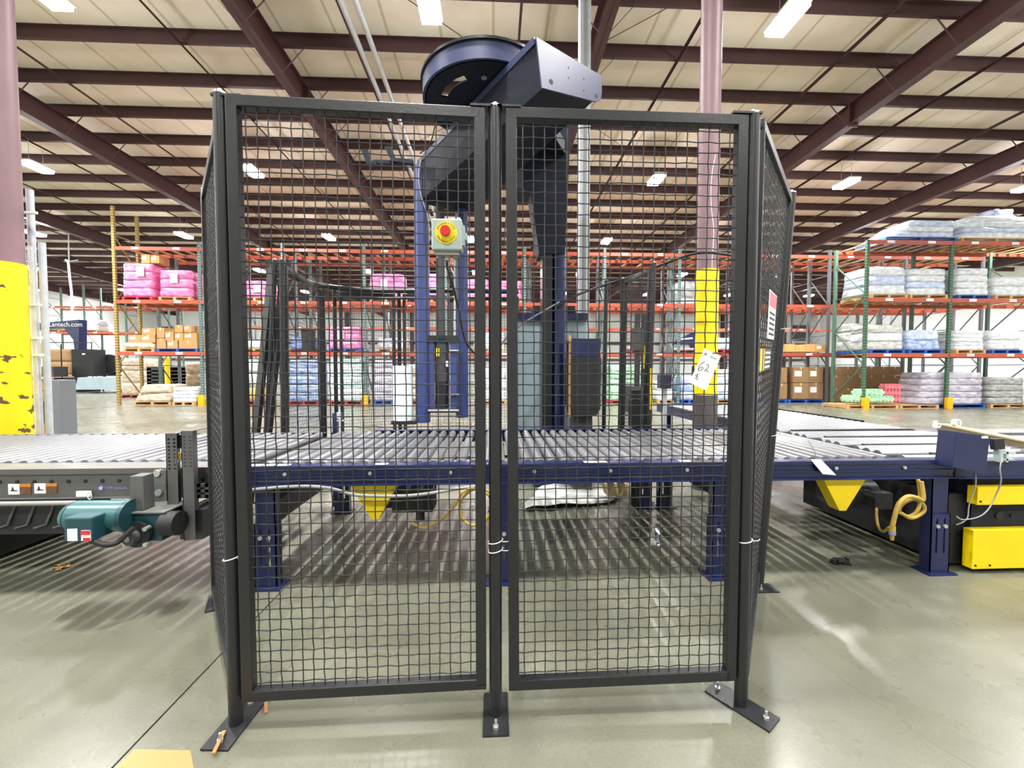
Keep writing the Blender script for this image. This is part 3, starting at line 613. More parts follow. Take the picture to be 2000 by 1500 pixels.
while y < CY1-.05:
    if all(abs(y-s) > .05 for s in strands):
        if rol is None: rol = MB().cyl((CX0+.02, y, ZT-.03), (CX1-.01, y, ZT-.03), .034, n=14).build('roller', M['steel'], t); ry = y
        else: o = inst(rol, 'roller', (0, 0, 0), t); o.location = (0, y-ry, 0)
    y += .088
lk = None
for s in strands:
    x0 = 3.05 if s < 3 else CX0+.12
    x1 = 5.6 if s < 3.4 else CX1
    st = MB().box(x0, x1, s-.03, s+.03, ZT-.08, ZT-.012).build('chain_strand', M['graydark'], t)
    mb = MB(); x = x0+.03
    while x < x1-.03:
        mb.box(x-.013, x+.013, s-.022, s+.022, ZT-.012, ZT+.004); mb.cyl((x+.019, s-.024, ZT-.006), (x+.019, s+.024, ZT-.006), .006, n=6); x += .038
    mb.build('chain_links', M['graydark'], st, kind='stuff')
for y, h in ((2.6, .16), (2.9, .24), (3.25, .24), (3.64, .24)):
    MB().box(CX1+.02, 5.6, y, y+h, ZT-.045, ZT-.01).build('cover_plate', M['steel'], t)
for x, y in ((CX0+.05, 4.3), (CX0+.05, 6.5), (CX1, 6.5), (CX1, 4.6)): leg(x, y, t, 'blue')
MB().box(3.12, 3.3, YF+.1, CY1-.2, ZT-.14, ZT-.08).build('cross_member', M['darkblue'], t)
MB().box(CX0-.02, CX1, 4.4, 4.5, ZT-.16, ZT-.08).build('cross_member', M['darkblue'], t)
# lower machine body with yellow access panels
MB().box(3.2, 5.4, YF+.05, 3.9, .03, ZT-.14).build('machine_body', M['darkblue'], t)
for z0, z1, n_ in ((P(1950, 985, YF).z, P(1950, 950, YF).z, 0), (P(1950, 1109, YF).z, P(1950, 1034, YF).z, 1)):
    x0 = P(1904, 1000, YF).x if n_ == 0 else P(1899, 1000, YF).x
    pn = MB().box(x0, 5.3, YF-.012, YF+.05, z0, z1).build('access_panel', M['yellow'], t, bev=.004)
    mb = MB()
    for x in (x0+.02, x0+.12) if n_ else (x0+.02,): mb.cyl((x, YF-.016, z0+.025), (x, YF-.011, z0+.025), .007, n=8)
    mb.build('panel_screw', M['rubber'], pn)
c = P(1953, 1007, YF+.04); MB().cyl(c, c+Vector((0, .02, 0)), .026, n=16).build('access_hole', M['rubber'], t)
c = P(1978, 1007, YF+.04); MB().cyl(c, c+Vector((0, .02, 0)), .012, n=12).build('access_hole', M['rubber'], t)
MB().box(3.07, 3.2, YF+.08, 3.9, .03, .5).build('leg_shroud', M['rubber'], t)
# guide rail with tan top
p0, p1 = Vector((CX1+.06, 4.45, 0)), Vector((CX1+.1, 2.6, 0))
q0 = G(1832, 836, ZT+.01); q1 = G(2060, 885, ZT+.01)
t = thing('guide_rail', 'long tan topped guide rail along the far right conveyor edge', 'guide rail', q0)
MB().bar(q0+Vector((0, 0, .0)), q1, .02, .07).build('rail_face', mat('rail_brown', '#7d6f55', .5), t); MB().bar(q0+Vector((.03, 0, .04)), q1+Vector((.03, 0, .04)), .09, .012).build('rail_top', M['tan'], t)
for px, lab, r0 in ((1834, 'white cup-like plastic ring standing at the guide rail end', .022), (1872, 'round white plastic roll lying on the guide rail', .032)):
    c = G(px, 836 if px < 1850 else 833, ZT+.055)
    t = thing('plastic_ring', lab, 'plastic ring', c)
    mb = MB(); N = 18
    for i in range(N):
        a0, a1 = 2*math.pi*i/N, 2*math.pi*(i+1)/N; f = lambda a, r: c+Vector((math.cos(a)*r, 0, math.sin(a)*r+r0))
        mb.hexa([f(a0, r0*.62), f(a0, r0), f(a1, r0), f(a1, r0*.62)], [p+Vector((0, .04, 0)) for p in (f(a0, r0*.62), f(a0, r0), f(a1, r0), f(a1, r0*.62))])
    mb.build('rim', M['white'], t); MB().box(c.x-r0*(1.15 if px < 1850 else .6), c.x-r0*.75 if px < 1850 else c.x+r0*.6, c.y-.004, c.y+.03, c.z if px < 1850 else c.z+r0*.9, c.z+r0*(2.9 if px < 1850 else 1.15)).build('tab', M['white'], t)
# blue sensor guard at the corner
a, b, c, d = P(1868, 843, 2.44), P(1935, 851, 2.44), P(1925, 925, 2.44), P(1860, 913, 2.44)
t = thing('sensor_guard', 'dark blue steel box guard on the corner leg at right', 'machine guard', (a+c)/2)
MB().prism([d, c, b, a], (-.02, .09, 0)).build('box', M['blue'], t, bev=.004)
p, q = P(1917, 852, 2.438), P(1928, 856, 2.438); MB().box(p.x, q.x, 2.432, 2.438, q.z, p.z).build('label', M['paper'], t)
p, q = P(1945, 858, 2.5), P(1963, 878, 2.5)
t = thing('photo_sensor', 'small black photo sensor with white clip on the right rail', 'sensor', (p+q)/2)
MB().prism([P(1941, 858, 2.5), P(1961, 857, 2.5), P(1964, 877, 2.5), P(1945, 879, 2.5)], (0, .03, 0)).build('housing', M['rubber'], t)
mb = MB(); u, v = P(1948, 880, 2.5), P(1980, 902, 2.5); mb.box(u.x+.01, u.x+.03, 2.49, 2.53, v.z, u.z).box(u.x+.03, v.x, 2.49, 2.52, u.z-.02, u.z-.008).box(u.x+.05, u.x+.065, 2.49, 2.52, v.z, u.z).box(u.x+.03, v.x-.01, 2.49, 2.52, v.z+.012, v.z+.022); mb.build('clip', M['estop'], t)
MB().tube(smooth([P(1957, 895, 2.48), P(1953, 915, 2.46), P(1955, 940, 2.46), P(1946, 965, 2.47), P(1930, 995, 2.46), P(1910, 1010, 2.46), P(1880, 1015, 2.48), P(1868, 1008, 2.5)]), .004, 6).build('lead', M['cablegray'], t)
cable('sensor_lead', 'thin grey lead looping below the dark blue corner guard', [P(1905, 925, 2.48), P(1905, 950, 2.48), P(1893, 985, 2.48), P(1890, 1010, 2.48), P(1880, 1020, 2.48), P(1868, 1025, 2.5)], .004, 'cablegray', 6)
# ------------------------------------------------------------------ stretch wrapper over the conveyor
t = thing('stretch_wrapper', 'tall dark blue overhead rotary arm stretch wrapper behind the conveyor', 'wrapping machine', (.7, 4.7, 0)); sw = t
def annulus(c, r0, r1, z0, z1, n=48):
    mb = MB(); vs = []
    for i in range(n):
        a = 2*math.pi*i/n; k, s = math.cos(a), math.sin(a)
        vs += [(c.x+r0*k, c.y+r0*s, z0), (c.x+r1*k, c.y+r1*s, z0), (c.x+r1*k, c.y+r1*s, z1), (c.x+r0*k, c.y+r0*s, z1)]
    for (a, b) in ((0, 1), (1, 2), (2, 3), (3, 0)):
        mb.add(vs, [(4*i+a, 4*i+b, 4*((i+1) % n)+b, 4*((i+1) % n)+a) for i in range(n)], a in (1, 3))
    return mb
rc = Vector((-.055, 3.56, 0)); zr = 3.58
annulus(rc, .505, .535, zr, zr+.15).build('ring_rim', M['bluegray'], t)
annulus(rc, .53, .552, zr+.13, zr+.15).build('ring_lip', M['blackgloss'], t)
# underside plate with a triangular slot left as a gap between sectors
mb = MB()
mb_n = 48
def sector(a0, a1, r0, r1):
    k = max(2, int(abs(a1-a0)/.14)); vs = []
    for i in range(k+1):
        a = a0+(a1-a0)*i/k
        for r in (r0, r1): vs += [(rc.x+r*math.cos(a), rc.y+r*math.sin(a), zr), (rc.x+r*math.cos(a), rc.y+r*math.sin(a), zr+.012)]
    f = []
    for i in range(k): p = 4*i; q = p+4; f += [(p, q, q+2, p+2), (p+1, p+3, q+3, q+1), (p, p+1, q+1, q), (p+2, q+2, q+3, p+3)]
    mb.add(vs, f)
R = math.radians
sector(R(-116), R(196), .02, .515); sector(R(-164), R(-116), .02, .335); sector(R(-164), R(-116), .39, .515)
mb.build('ring_plate', M['darkblue'], t)
for a, r in ((-93, .335),):
    c = Vector((rc.x+r*math.cos(R(a)), rc.y+r*math.sin(R(a)), zr-.004)); MB().cyl(c, c+Vector((0, 0, .006)), .022, n=14).build('ring_hole_disc', M['bolt'], t)  # pale disc put in for a round hole showing the bright ceiling
# rotating boom
ax = Vector((.54, -.84, 0)).normalized(); pp = Vector((.84, .54, 0)).normalized()
e0 = Vector((.535, 2.965, 0))
def bp(tt, s, z): return e0-ax*tt+pp*s+Vector((0, 0, z))
W, L, Zt, Zb = .31, 1.98, 3.55, 3.24
MB().hexa([bp(0, -W+.06, Zb), bp(0, W-.06, Zb+.11), bp(L, W, Zb-.12), bp(L, -W, Zb-.12)], [bp(0, -W, Zt), bp(0, W, Zt), bp(L, W, Zt), bp(L, -W, Zt)]).build('boom', M['darkblue'], t, bev=.006)
MB().prism([bp(-.004, -W+.05, Zb), bp(-.004, W-.05, Zb+.1), bp(-.004, W+.0, Zb+.13), bp(-.004, W+.01, Zt-.12), bp(-.004, W+.01, Zt), bp(-.004, -W, Zt)], -ax*-.012).build('end_plate', M['bluegray'], t)  # lighter blue than the boom, painting in the light on this end face
mb = MB()
for s, z, r in ((-W+.13, Zb+.07, .018), (W-.05, Zb+.14, .014), (-.02, Zt-.08, .006), (-.02, Zt-.15, .006), (.13, Zt-.1, .006), (.13, Zt-.18, .006)):
    c = bp(-.012, s, z); MB().cyl(c, c+ax*.006, r, n=10).build('plate_hole', M['rubber'], t)
MB().hexa([bp(0, -W-.006, Zt-.04), bp(0, -W, Zt-.04), bp(L, -W, Zt-.04), bp(L, -W-.006, Zt-.04)], [bp(0, -W-.012, Zt+.006), bp(0, -W+.03, Zt+.006), bp(L, -W+.03, Zt+.006), bp(L, -W-.012, Zt+.006)]).build('boom_edge', M['bluegray'], t)  # pale strip, the light along the boom flange is put into its colour
MB().cyl((rc.x, rc.y, Zt), (rc.x, rc.y, zr+.3), .09, n=20).build('swivel_shaft', M['darkblue'], t)
# fixed mast and head
YM = 4.75
pts = [P(x, y, YM) for x, y in ((1006, 215), (1116, 222), (1108, 390), (1103, 495), (1053, 495), (1036, 372), (1010, 366))]
MB().prism(pts, (0, .35, 0)).build('mast_head', M['darkblue'], t)
p, q = P(1060, 480, YM), P(1080, 830, YM); MB().box(p.x, q.x-.01, YM+.02, YM+.25, 0, p.z).build('mast_channel', M['blackgloss'], t)
c = P(1093, 480, YM+.06); MB().cyl((c.x, YM+.1, 0), (c.x, YM+.1, c.z), .082, n=24).build('mast', M['blue'], t)
MB().box(.45, .95, YM-.12, YM+.35, 0, .02).build('mast_foot', M['blue'], t)
MB().prism([Vector((.35, 4.8, 3.8)), Vector((.85, 4.8, 3.8)), Vector((.2, 3.5, 3.8)), Vector((-.22, 3.5, 3.8))], (0, 0, .14)).build('fixed_arm', M['darkblue'], t)
# hanging carriage columns
def octo(px0, px1, pyt, pyb, D, dep, name, m='blue'):
    a, b = P(px0, pyt, D), P(px1, pyb, D); w_ = b.x-a.x; c_ = w_*.3
    poly = [(a.x+c_, D, b.z), (b.x-c_, D, b.z), (b.x, D+c_, b.z), (b.x, D+dep-c_, b.z), (b.x-c_, D+dep, b.z), (a.x+c_, D+dep, b.z), (a.x, D+dep-c_, b.z), (a.x, D+c_, b.z)]
    return MB().prism(poly, (0, 0, a.z-b.z)).build(name, M[m], t)
octo(806, 838, 318, 826, 4.4, .16, 'carriage_column', 'blue_lit'); octo(888, 914, 345, 816, 4.62, .14, 'carriage_column', 'blue_lit')
def pbox(px0, py0, px1, py1, D, dep, name, m, par=None, bev=0):
    a, b = P(px0, py0, D), P(px1, py1, D); return MB().box(a.x, b.x, D, D+dep, b.z, a.z).build(name, M[m], par or t, bev=bev)
def pcyl(px, py0, py1, D, rpx, name, m, par=None, n=20, r2=None):
    a, b = P(px, py0, D), P(px, py1, D); r = rpx*D/800; return MB().cyl((a.x, D+r, b.z), (a.x, D+r, a.z), r, r if r2 is None else r2*D/800, n=n).build(name, M[m], par or t)
pcyl(858, 380, 655, 4.45, 8.5, 'drive_tube', 'graydark')
fc = pbox(835, 655, 895, 668, 4.42, .12, 'film_carriage', 'rubber')
pcyl(861, 668, 745, 4.42, 14, 'carriage_motor', 'graydark'); pcyl(861, 745, 803, 4.42, 13, 'prestretch_roller', 'blackgloss')
pcyl(861, 660, 672, 4.42, 9, 'motor_neck', 'tealdark', r2=14)
a, b = P(852, 680, 4.41), P(858, 696, 4.41); MB().box(a.x, b.x, 4.405, 4.43, b.z, a.z).build('yellow_mark', M['yellow'], t)
a, b = P(871, 705, 4.41), P(877, 716, 4.41); MB().box(a.x, b.x, 4.4, 4.43, b.z, a.z).build('white_label', M['white'], t)
for x0, x1 in ((838, 848), (879, 892)): pbox(x0, 655, x1, 805, 4.43, .05, 'carriage_upright', 'blue_lit')
pbox(838, 798, 892, 806, 4.4, .2, 'carriage_base', 'rubber'); pbox(834, 800, 896, 803, 4.38, .02, 'carriage_bar', 'galv')
for py in (683, 770): pbox(878, py, 896, py+2.5, 4.4, .06, 'carriage_bar', 'galv')
pcyl(782, 714, 824, 4.35, 19, 'film_roll', 'filmroll', n=28); pbox(764, 823, 812, 829, 4.33, .22, 'roll_tray', 'rubber')
pbox(877, 590, 885, 655, 4.6, .04, 'cable_carrier', 'graydark'); pbox(886, 500, 890, 660, 4.6, .03, 'tension_rod', 'galv')
# brackets at the column top
for x0, y0, x1, y1, x2, y2 in ((705, 292, 716, 318, 735, 318), (750, 286, 764, 312, 806, 316)):
    pts = [P(x, y, 4.35) for x, y in ((x0, y0), (x0+14, y0), (x1+8, y1-4), (x2, y2-5), (x2, y2+3), (x1, y1+2))]; MB().prism(pts, (0, .06, 0)).build('idler_bracket', M['darkblue'], t)
a, b = P(728, 312, 4.38), P(806, 320, 4.38); MB().box(a.x, b.x, 4.38, 4.42, b.z, a.z).build('bracket_arm', M['darkblue'], t)
MB().tube(smooth([P(823, 310, 4.36), P(818, 340, 4.36), P(822, 380, 4.36), P(836, 425, 4.38), P(840, 470, 4.4)]), .008, 6).build('film_lead', M['cablegray'], t)
MB().tube(smooth([P(820, 300, 4.3), P(840, 280, 4.25), P(850, 245, 4.1)]), .006, 6).build('hose', M['rubber'], t)
# control cabinet, black box, conduit post
t = thing('control_cabinet', 'pale grey-blue control cabinet with dark blue top bar behind the mast', 'cabinet', P(1085, 830, 5.3)*Vector((1, 1, 0)) if False else Vector((P(1085, 830, 5.3).x, 5.3, 0)))
a, b = P(1008, 622, 5.3), P(1145, 830, 5.3); MB().box(a.x, b.x, 5.3, 5.75, 0, a.z).build('body', M['cab'], t, bev=.008)
a2, b2 = P(1008, 611, 5.27), P(1148, 625, 5.27); MB().box(a2.x, b2.x, 5.25, 5.8, b2.z, a2.z).build('top_bar', M['blue'], t)
a3, b3 = P(1040, 598, 5.4), P(1122, 611, 5.4); MB().box(a3.x, b3.x, 5.35, 5.6, b3.z, a3.z).build('cap_box', M['rubber'], t)
a4, b4 = P(1055, 635, 5.295), P(1057, 830, 5.295); MB().box(a4.x, b4.x, 5.292, 5.3, .1, a4.z).build('door_gap', M['graydark'], t)
a5 = P(1068, 671, 5.28); MB().box(a5.x-.04, a5.x+.04, 5.27, 5.3, a5.z-.02, a5.z+.02).build('handle', M['bolt'], t)
t = thing('drive_housing', 'black box with blue top third standing behind the conveyor by the mast', 'machine cover', (P(1145, 800, 4.3).x, 4.3, 0))
pbox(1118, 661, 1173, 698, 4.3, .4, 'upper_cover', 'blue', bev=.006); pbox(1117, 698, 1173, 800, 4.29, .42, 'lower_cover', 'rubber', bev=.006)
pts = [P(x, y, 4.29) for x, y in ((1118, 800), (1172, 800), (1164, 813), (1121, 813))]; MB().prism(pts, (0, .36, 0)).build('skirt', M['rubber'], t)
a, b = P(1120, 813, 4.4), P(1157, 830, 4.4); MB().box(a.x, b.x, 4.4, 4.6, 0, a.z).build('pedestal', M['graydark'], t)
a, b = P(1112, 655, 4.35), P(1115, 815, 4.35); MB().box(a.x, b.x, 4.35, 4.38, b.z, a.z).build('pale_rod', M['cartonor'], t)
t = thing('conduit_post', 'tall square galvanised post rising to the ceiling by the mast', 'post', (P(1150, 600, 5.6).x, 5.6, 0))
x = P(1149, 500, 5.6).x; MB().box(x-.075, x+.075, 5.85, 6.0, 0, zc(5.9, 7.4)).build('post', M['galv'], t); MB().box(x-.02, x+.02, 5.83, 5.85, 0, zc(5.9, 7.4)).build('post_rib', M['cablegray'], t)
# ------------------------------------------------------------------ rear fence behind the wrapper
def rpost(label, px, pyt, D, lean=(0, 0)):
    p = P(px, pyt, D); b = Vector((p.x-lean[0], p.y-lean[1], 0)); return post('fence_post', label, b, Vector((p.x, p.y, p.z)), (.1, .2), 0), b, p
ang = [('black rear fence post leaning left behind the left front panel', 537, 508, 4.3, (.16, 0)), ('black rear fence post standing inside the leaning pair', 551, 508, 4.2, (.03, 0)),
 ('black rear fence post, first right of the leaning pair', 630, 562, 5.2, (0, 0)), ('thin black rear fence post, second right of the leaning pair', 653, 566, 5.3, (0, 0)), ('black rear fence post behind the white film roll', 779, 570, 5.6, (0, 0)),
 ('yellow edged black rear fence post at the right end of the conveyor', 1277, 514, 4.12, (.05, 0)), ('black rear fence post, second from the right behind the wrapper', 1217, 545, 4.8, (.03, 0)), ('thin black rear fence post nearest the black machine cover', 1184, 548, 5.0, (.02, 0))]
rp = [rpost(*a) for a in ang]
def rpanel(i, j, label, nu, seed):
    (t0, b0, p0), (t1, b1, p1) = rp[i], rp[j]; d = (p1-p0).normalized()*.05; u = Vector((0, 0, .1))
    return panel('mesh_panel', label, b0+d+u, b1-d+u, p1-d-Vector((0, 0, .03)), p0+d-Vector((0, 0, .03)), nu, 54, wov=0, wr=.002, seed=seed, tris=4)
rpanel(1, 2, 'black rear mesh panel between the leaning pair and next post', 24, 11); rpanel(3, 4, 'black rear mesh panel left of the white film roll', 24, 12)
rpanel(6, 5, 'black rear mesh panel at the right end of the enclosure', 18, 13)
b0 = rp[4][1]; b1 = Vector((P(1010, 575, 5.75).x, 5.75, 0)); post('fence_post', 'black rear fence post hidden behind the middle front post', b1, b1+Vector((0, 0, 2.36)), (.1, .2), 0)
(panel('mesh_panel', 'black rear mesh panel behind the hanging film carriage', b0+Vector((.05, 0, .1)), b1+Vector((-.05, 0, .1)), b1+Vector((-.05, 0, 2.33)), rp[4][2]+Vector((.05, 0, -.03)), 28, 54, wov=0, wr=.002, seed=14, tris=4))
(t0, b0, p0) = rp[0]
x0, x1 = P(503, 843, 4.33), P(528, 843, 4.33)
t = thing('leaning_frame', 'black channel frame leaning against the pair of rear fence posts', 'frame', Vector((x0.x, 4.33, 0)))
for a, b in (((533, 506), (489, 990)), ((557, 508), (512, 990))):
    p, q = P(*a, 4.42), G(*b, 0); q = Vector((P(b[0], 840, 4.2).x, 4.15, 0.02)); MB().bar(q, p, .085, .04).build('channel', M['black'], t)
p = P(545, 512, 4.42); MB().box(p.x-.13, p.x+.13, 4.4, 4.44, p.z-.06, p.z+.02).build('top_plate', M['black'], t)
t = thing('hose_pair', 'pair of black hoses strung along the top of the rear fence', 'hose', P(660, 562, 5.2))
MB().tube(smooth([P(560, 535, 4.5), P(585, 546, 4.7), P(620, 556, 5.0), P(660, 562, 5.22), P(720, 567, 5.4), P(800, 568, 5.5), P(900, 568, 5.6), P(1012, 570, 5.65)]), .033, 10).build('hose', M['blackgloss'], t)
MB().tube(smooth([P(655, 578, 5.22), P(720, 582, 5.4), P(800, 582, 5.5), P(900, 582, 5.6), P(1012, 583, 5.65)]), .02, 8).build('hose', M['blackgloss'], t)
cable('overhead_cable', 'black cable arching from the mast over the yellow guarded column', [P(1085, 600, 4.7), P(1130, 575, 4.75), P(1180, 557, 4.9), P(1240, 538, 4.6), P(1290, 518, 4.4), P(1340, 500, 4.1), P(1375, 493, 4.0), P(1420, 497, 3.8), P(1468, 507, 3.6)], .014, 'rubber')
cable('dangling_wire', 'thin pale wire dangling down the mauve pipe column', [P(1398, 302, 4.1), P(1390, 345, 4.1), P(1389, 400, 4.1), P(1394, 450, 4.1), P(1391, 510, 4.1), P(1391, 523, 4.1)], .003, 'white', 5)
# small stands at the rear
t = thing('sensor_stand', 'short blue post with photo sensor at the rear conveyor rail', 'sensor', Vector((P(652, 840, 4.05).x, 4.05, 0)))
pbox(649, 807, 658, 845, 4.05, .05, 'post', 'blue'); a = P(654, 845, 4.05); MB().box(a.x-.03, a.x+.03, 4.05, 4.1, 0, a.z).build('stem', M['blue'], t); pcyl(661, 806, 818, 4.04, 5, 'sensor', 'galv'); pbox(657, 820, 670, 823, 4.05, .02, 'clip', 'galv')
t = thing('junction_box', 'dark blue junction box on a slim stand behind the conveyor', 'junction box', Vector((P(1301, 800, 4.9).x, 4.9, 0)))
pbox(1291, 732, 1312, 759, 4.9, .12, 'box', 'blue', bev=.004); a = P(1300, 759, 4.95); MB().box(a.x-.02, a.x+.02, 4.95, 4.99, 0, a.z).build('stand', M['galv'], t)
t = thing('sensor_bollard', 'stubby black stand behind the conveyor near the yellow edged post', 'stand', Vector((P(1247, 800, 4.3).x, 4.3, 0)))
pbox(1236, 762, 1254, 778, 4.3, .1, 'head', 'rubber'); pbox(1235, 782, 1255, 835, 4.3, .12, 'body', 'rubber'); a = P(1245, 835, 4.33); MB().box(a.x-.04, a.x+.04, 4.33, 4.4, 0, a.z+.3).build('stem', M['rubber'], t)
a, b = P(1271, 719, 4.05), P(1274, 800, 4.05); tag(MB().box(a.x, b.x, 4.05, 4.07, b.z, a.z).build('yellow_strip', M['yellowworn']), 'thin yellow strip on the rear right fence post', 'marker strip')
# ------------------------------------------------------------------ pipe columns
def column(label, cx, cy, r, zy0, zy1, worn):
    t = thing('pipe_column', label, 'column', (cx, cy, 0)); t['kind'] = 'thing'
    top = zc(cy, 6.87)
    MB().cyl((cx, cy, 0), (cx, cy, top), r, n=32).build('pipe', M['colpaint'], t)
    m = M['yellowworn']
    if worn:
        m = bpy.data.materials.new('worn_yellow'); m.use_nodes = True; nt = m.node_tree; b = nt.nodes['Principled BSDF']; tc = nt.nodes.new('ShaderNodeTexCoord'); Lk = nt.links.new
        mp = nt.nodes.new('ShaderNodeMapping'); mp.inputs['Scale'].default_value = (5, 5, 9); Lk(tc.outputs['Object'], mp.inputs[0])
        n = nt.nodes.new('ShaderNodeTexNoise'); n.inputs['Scale'].default_value = 1.3; n.inputs['Detail'].default_value = 6; Lk(mp.outputs[0], n.inputs[0])
        sx = nt.nodes.new('ShaderNodeSeparateXYZ'); Lk(tc.outputs['Object'], sx.inputs[0])
        mr = nt.nodes.new('ShaderNodeMapRange'); mr.inputs[1].default_value = .5; mr.inputs[2].default_value = 1.95; mr.inputs[3].default_value = .1; mr.inputs[4].default_value = -.1; Lk(sx.outputs[2], mr.inputs[0])
        ad = nt.nodes.new('ShaderNodeMath'); Lk(n.outputs['Fac'], ad.inputs[0]); Lk(mr.outputs[0], ad.inputs[1])
        r_ = nt.nodes.new('ShaderNodeValToRGB'); e = r_.color_ramp.elements; e[0].position = .60; e[0].color = lin('#f2d212'); e[1].position = .615; e[1].color = lin('#5b4638'); Lk(ad.outputs[0], r_.inputs[0]); Lk(r_.outputs[0], b.inputs['Base Color']); b.inputs['Roughness'].default_value = .4
    MB().cyl((cx, cy, zy0), (cx, cy, zy1), r+.012, n=32, caps=True).build('yellow_guard', m, t, label='worn yellow sleeve with brown chips' if worn else 'bright yellow sleeve')
    if not worn: MB().cyl((cx, cy, 0), (cx, cy, zy0), r+.02, n=32).build('dark_base', M['coldark'], t)
    return t
column('mauve pipe column with clean yellow sleeve behind the right front panel', P(1385, 750, 4.42).x, 4.5, .108, P(1385, 772, 4.42).z, P(1385, 525, 4.42).z, False)
column('brown pipe column with chipped yellow sleeve at the left edge', -4.93, 4.4, .135, 0, P(30, 515, 4.4).z, True)
t = thing('cable_tray', 'pale vertical wire cable tray with conduits beside the chipped yellow column', 'cable tray', (P(66, 800, 4.6).x, 4.6, 0))
xa = P(57, 600, 4.55).x
for dx, z1 in ((-.0, P(45, 365, 4.55).z), (.1, P(52, 470, 4.55).z)): MB().cyl((xa-.02+dx, 4.62, 0), (xa-.02+dx, 4.62, z1), .032, n=12).build('conduit', M['galv'], t)
mb = MB()
for i in range(9): mb.bar((xa+.0+i*.014, 4.5, .3), (xa+.0+i*.014, 4.5, P(50, 480, 4.5).z), .003, .003)
for i in range(60): z = .3+i*.04; mb.bar((xa-.005, 4.498, z), (xa+.12, 4.498, z), .003, .003)
mb.build('wire_tray', M['white'], t, kind='stuff')
for py in (415, 595, 660, 693): z = P(60, py, 4.5).z; MB().box(xa-.06, xa+.16, 4.49, 4.52, z-.012, z+.012).build('strap', M['white'], t)
t = thing('guard_stand', 'grey upright stand with orange rungs behind the left conveyor', 'machine guard', (P(107, 840, 5.5).x, 5.5, 0))
a, b = P(92, 742, 5.5), P(121, 840, 5.5); MB().box(a.x, b.x, 5.5, 5.7, 0, a.z).build('post', mat('stand_grey', '#6d7178', .4), t, bev=.006)
for py0, py1 in ((747, 762), (764, 784), (828, 850)): a, b = P(72, py0, 5.6), P(92, py1, 5.6); MB().box(a.x, b.x, 5.6, 5.7, b.z, a.z).build('rung', M['orange'], t)
a, b = P(72, 790, 5.65), P(92, 826, 5.65); MB().box(a.x, b.x, 5.65, 5.7, b.z, a.z).build('white_panel', M['white'], t)
a, b = P(72, 740, 5.6), P(92, 850, 5.6); MB().box(a.x, a.x+.03, 5.6, 5.72, 0, a.z).build('post', M['graydark'], t)
# ------------------------------------------------------------------ pallet racks
def rack(label, xs, yf, dep, lv, top, front, bm='rackor', rear='rackgrey', boards=6, guards=(), toplist=None):
    t = thing('pallet_rack', label, 'pallet rack', (xs[0], yf, 0), 'pallet rack rows')
    for i, x in enumerate(xs):
        tp = (toplist or {}).get(i, top); mf = front[i % len(front)]
        MB().box(x-.05, x+.05, yf, yf+.08, 0, tp).build('upright', M[mf], t); MB().box(x-.05, x+.05, yf+dep-.08, yf+dep, 0, tp).build('upright', M['uptan' if mf == 'uptan' else rear], t)
        mb = MB(); z = .3; s = 0
        while z+1.2 < tp:
            a, b = (yf+.06, yf+dep-.06); mb.bar((x, a if s else b, z), (x, b if s else a, z+1.2), .04, .03); z += 1.2; s ^= 1
            mb.bar((x, a, z), (x, b, z), .03, .03)
        mb.build('brace', M[mf if mf in ('uptan', 'upgreen') and False else {'uptan': 'racktan', 'upgreen': 'rackgreen', 'upteal': 'rackteal'}.get(mf, 'rackgrey')], t)
        if i in guards: MB().box(x-.1, x+.1, yf-.1, yf+.0, 0, .38).build('post_guard', mat('post_guard_yellow', '#f5b400', .5), t)
    brd = None; lab = None
    for i in range(len(xs)-1):
        x0, x1 = xs[i]+.05, xs[i+1]-.05
        for z in lv:
            for y in (yf-.01, yf+dep-.05): MB().box(x0-.02, x1+.02, y, y+.055, z-.13, z).build('beam', M[bm], t)
            for k in range(boards):
                x = x0+(x1-x0)*(k+.5)/boards
                if brd is None: brd = MB().box(-.06, .06, .05, dep-.05, -.035, -.005).build('deck_board', M['wood'], t); ORG[brd] = Vector(); brd.location = Vector((x, yf, z))-ORG[t]; brd.data.transform(Matrix.Translation(ORG[t]))
                else: inst(brd, 'deck_board', (x, yf, z), t)
            for k in range(2):
                x = x0+(x1-x0)*(.25+.5*k)
                if lab is None: lab = MB().box(-.13, .13, -.006, 0, -.1, -.015).build('location_label', M['paper'], t); lab.data.transform(Matrix.Translation(ORG[t])); lab.location = Vector((x, yf-.012, z))-ORG[t]
                else: inst(lab, 'location_label', (x, yf-.012, z), t)
    return t
YA = 15.9
pxA = [228, 393, 555, 713, 870, 1025, 1180, 1326, 1472, 1617, 1765, 1915]
xA = [P(p, 700, YA).x for p in pxA]
zA = [P(300, y, YA).z for y in (687, 586, 482)]
rack('nearest long orange pallet rack row behind the wrapper, tan end frame at left', xA, YA, 1.1, zA, P(228, 470, YA).z, ['uptan']+['upteal']*8+['rackgrey']*3, 'rackor', guards=(1, 3, 5), toplist={0: P(228, 402, YA).z})
zB = [z*1.02 for z in zA]
rack('orange pallet rack row directly behind the nearest long row', [x+.35 for x in xA], YA+1.5, 1.1, zB, zB[2]+.2, ['rackteal'], 'rackor', boards=4)
YC = 13.4
xC = [P(p, 700, YC).x for p in (1690, 1853, 2014, 2170)]; zC = [P(1750, y, YC).z for y in (690, 582, 469)]
rack('green framed pallet rack at right loaded with wrapped bottle pallets', xC, YC, 1.35, zC, zC[2]+.005, ['upgreen', 'upgreen', 'upteal', 'upteal'], 'rackor', 'rackgreen', 7, guards=(0, 1, 2))
YD = 29.5
xD = [P(p, 650, YD).x for p in (84, 165, 246, 330)]
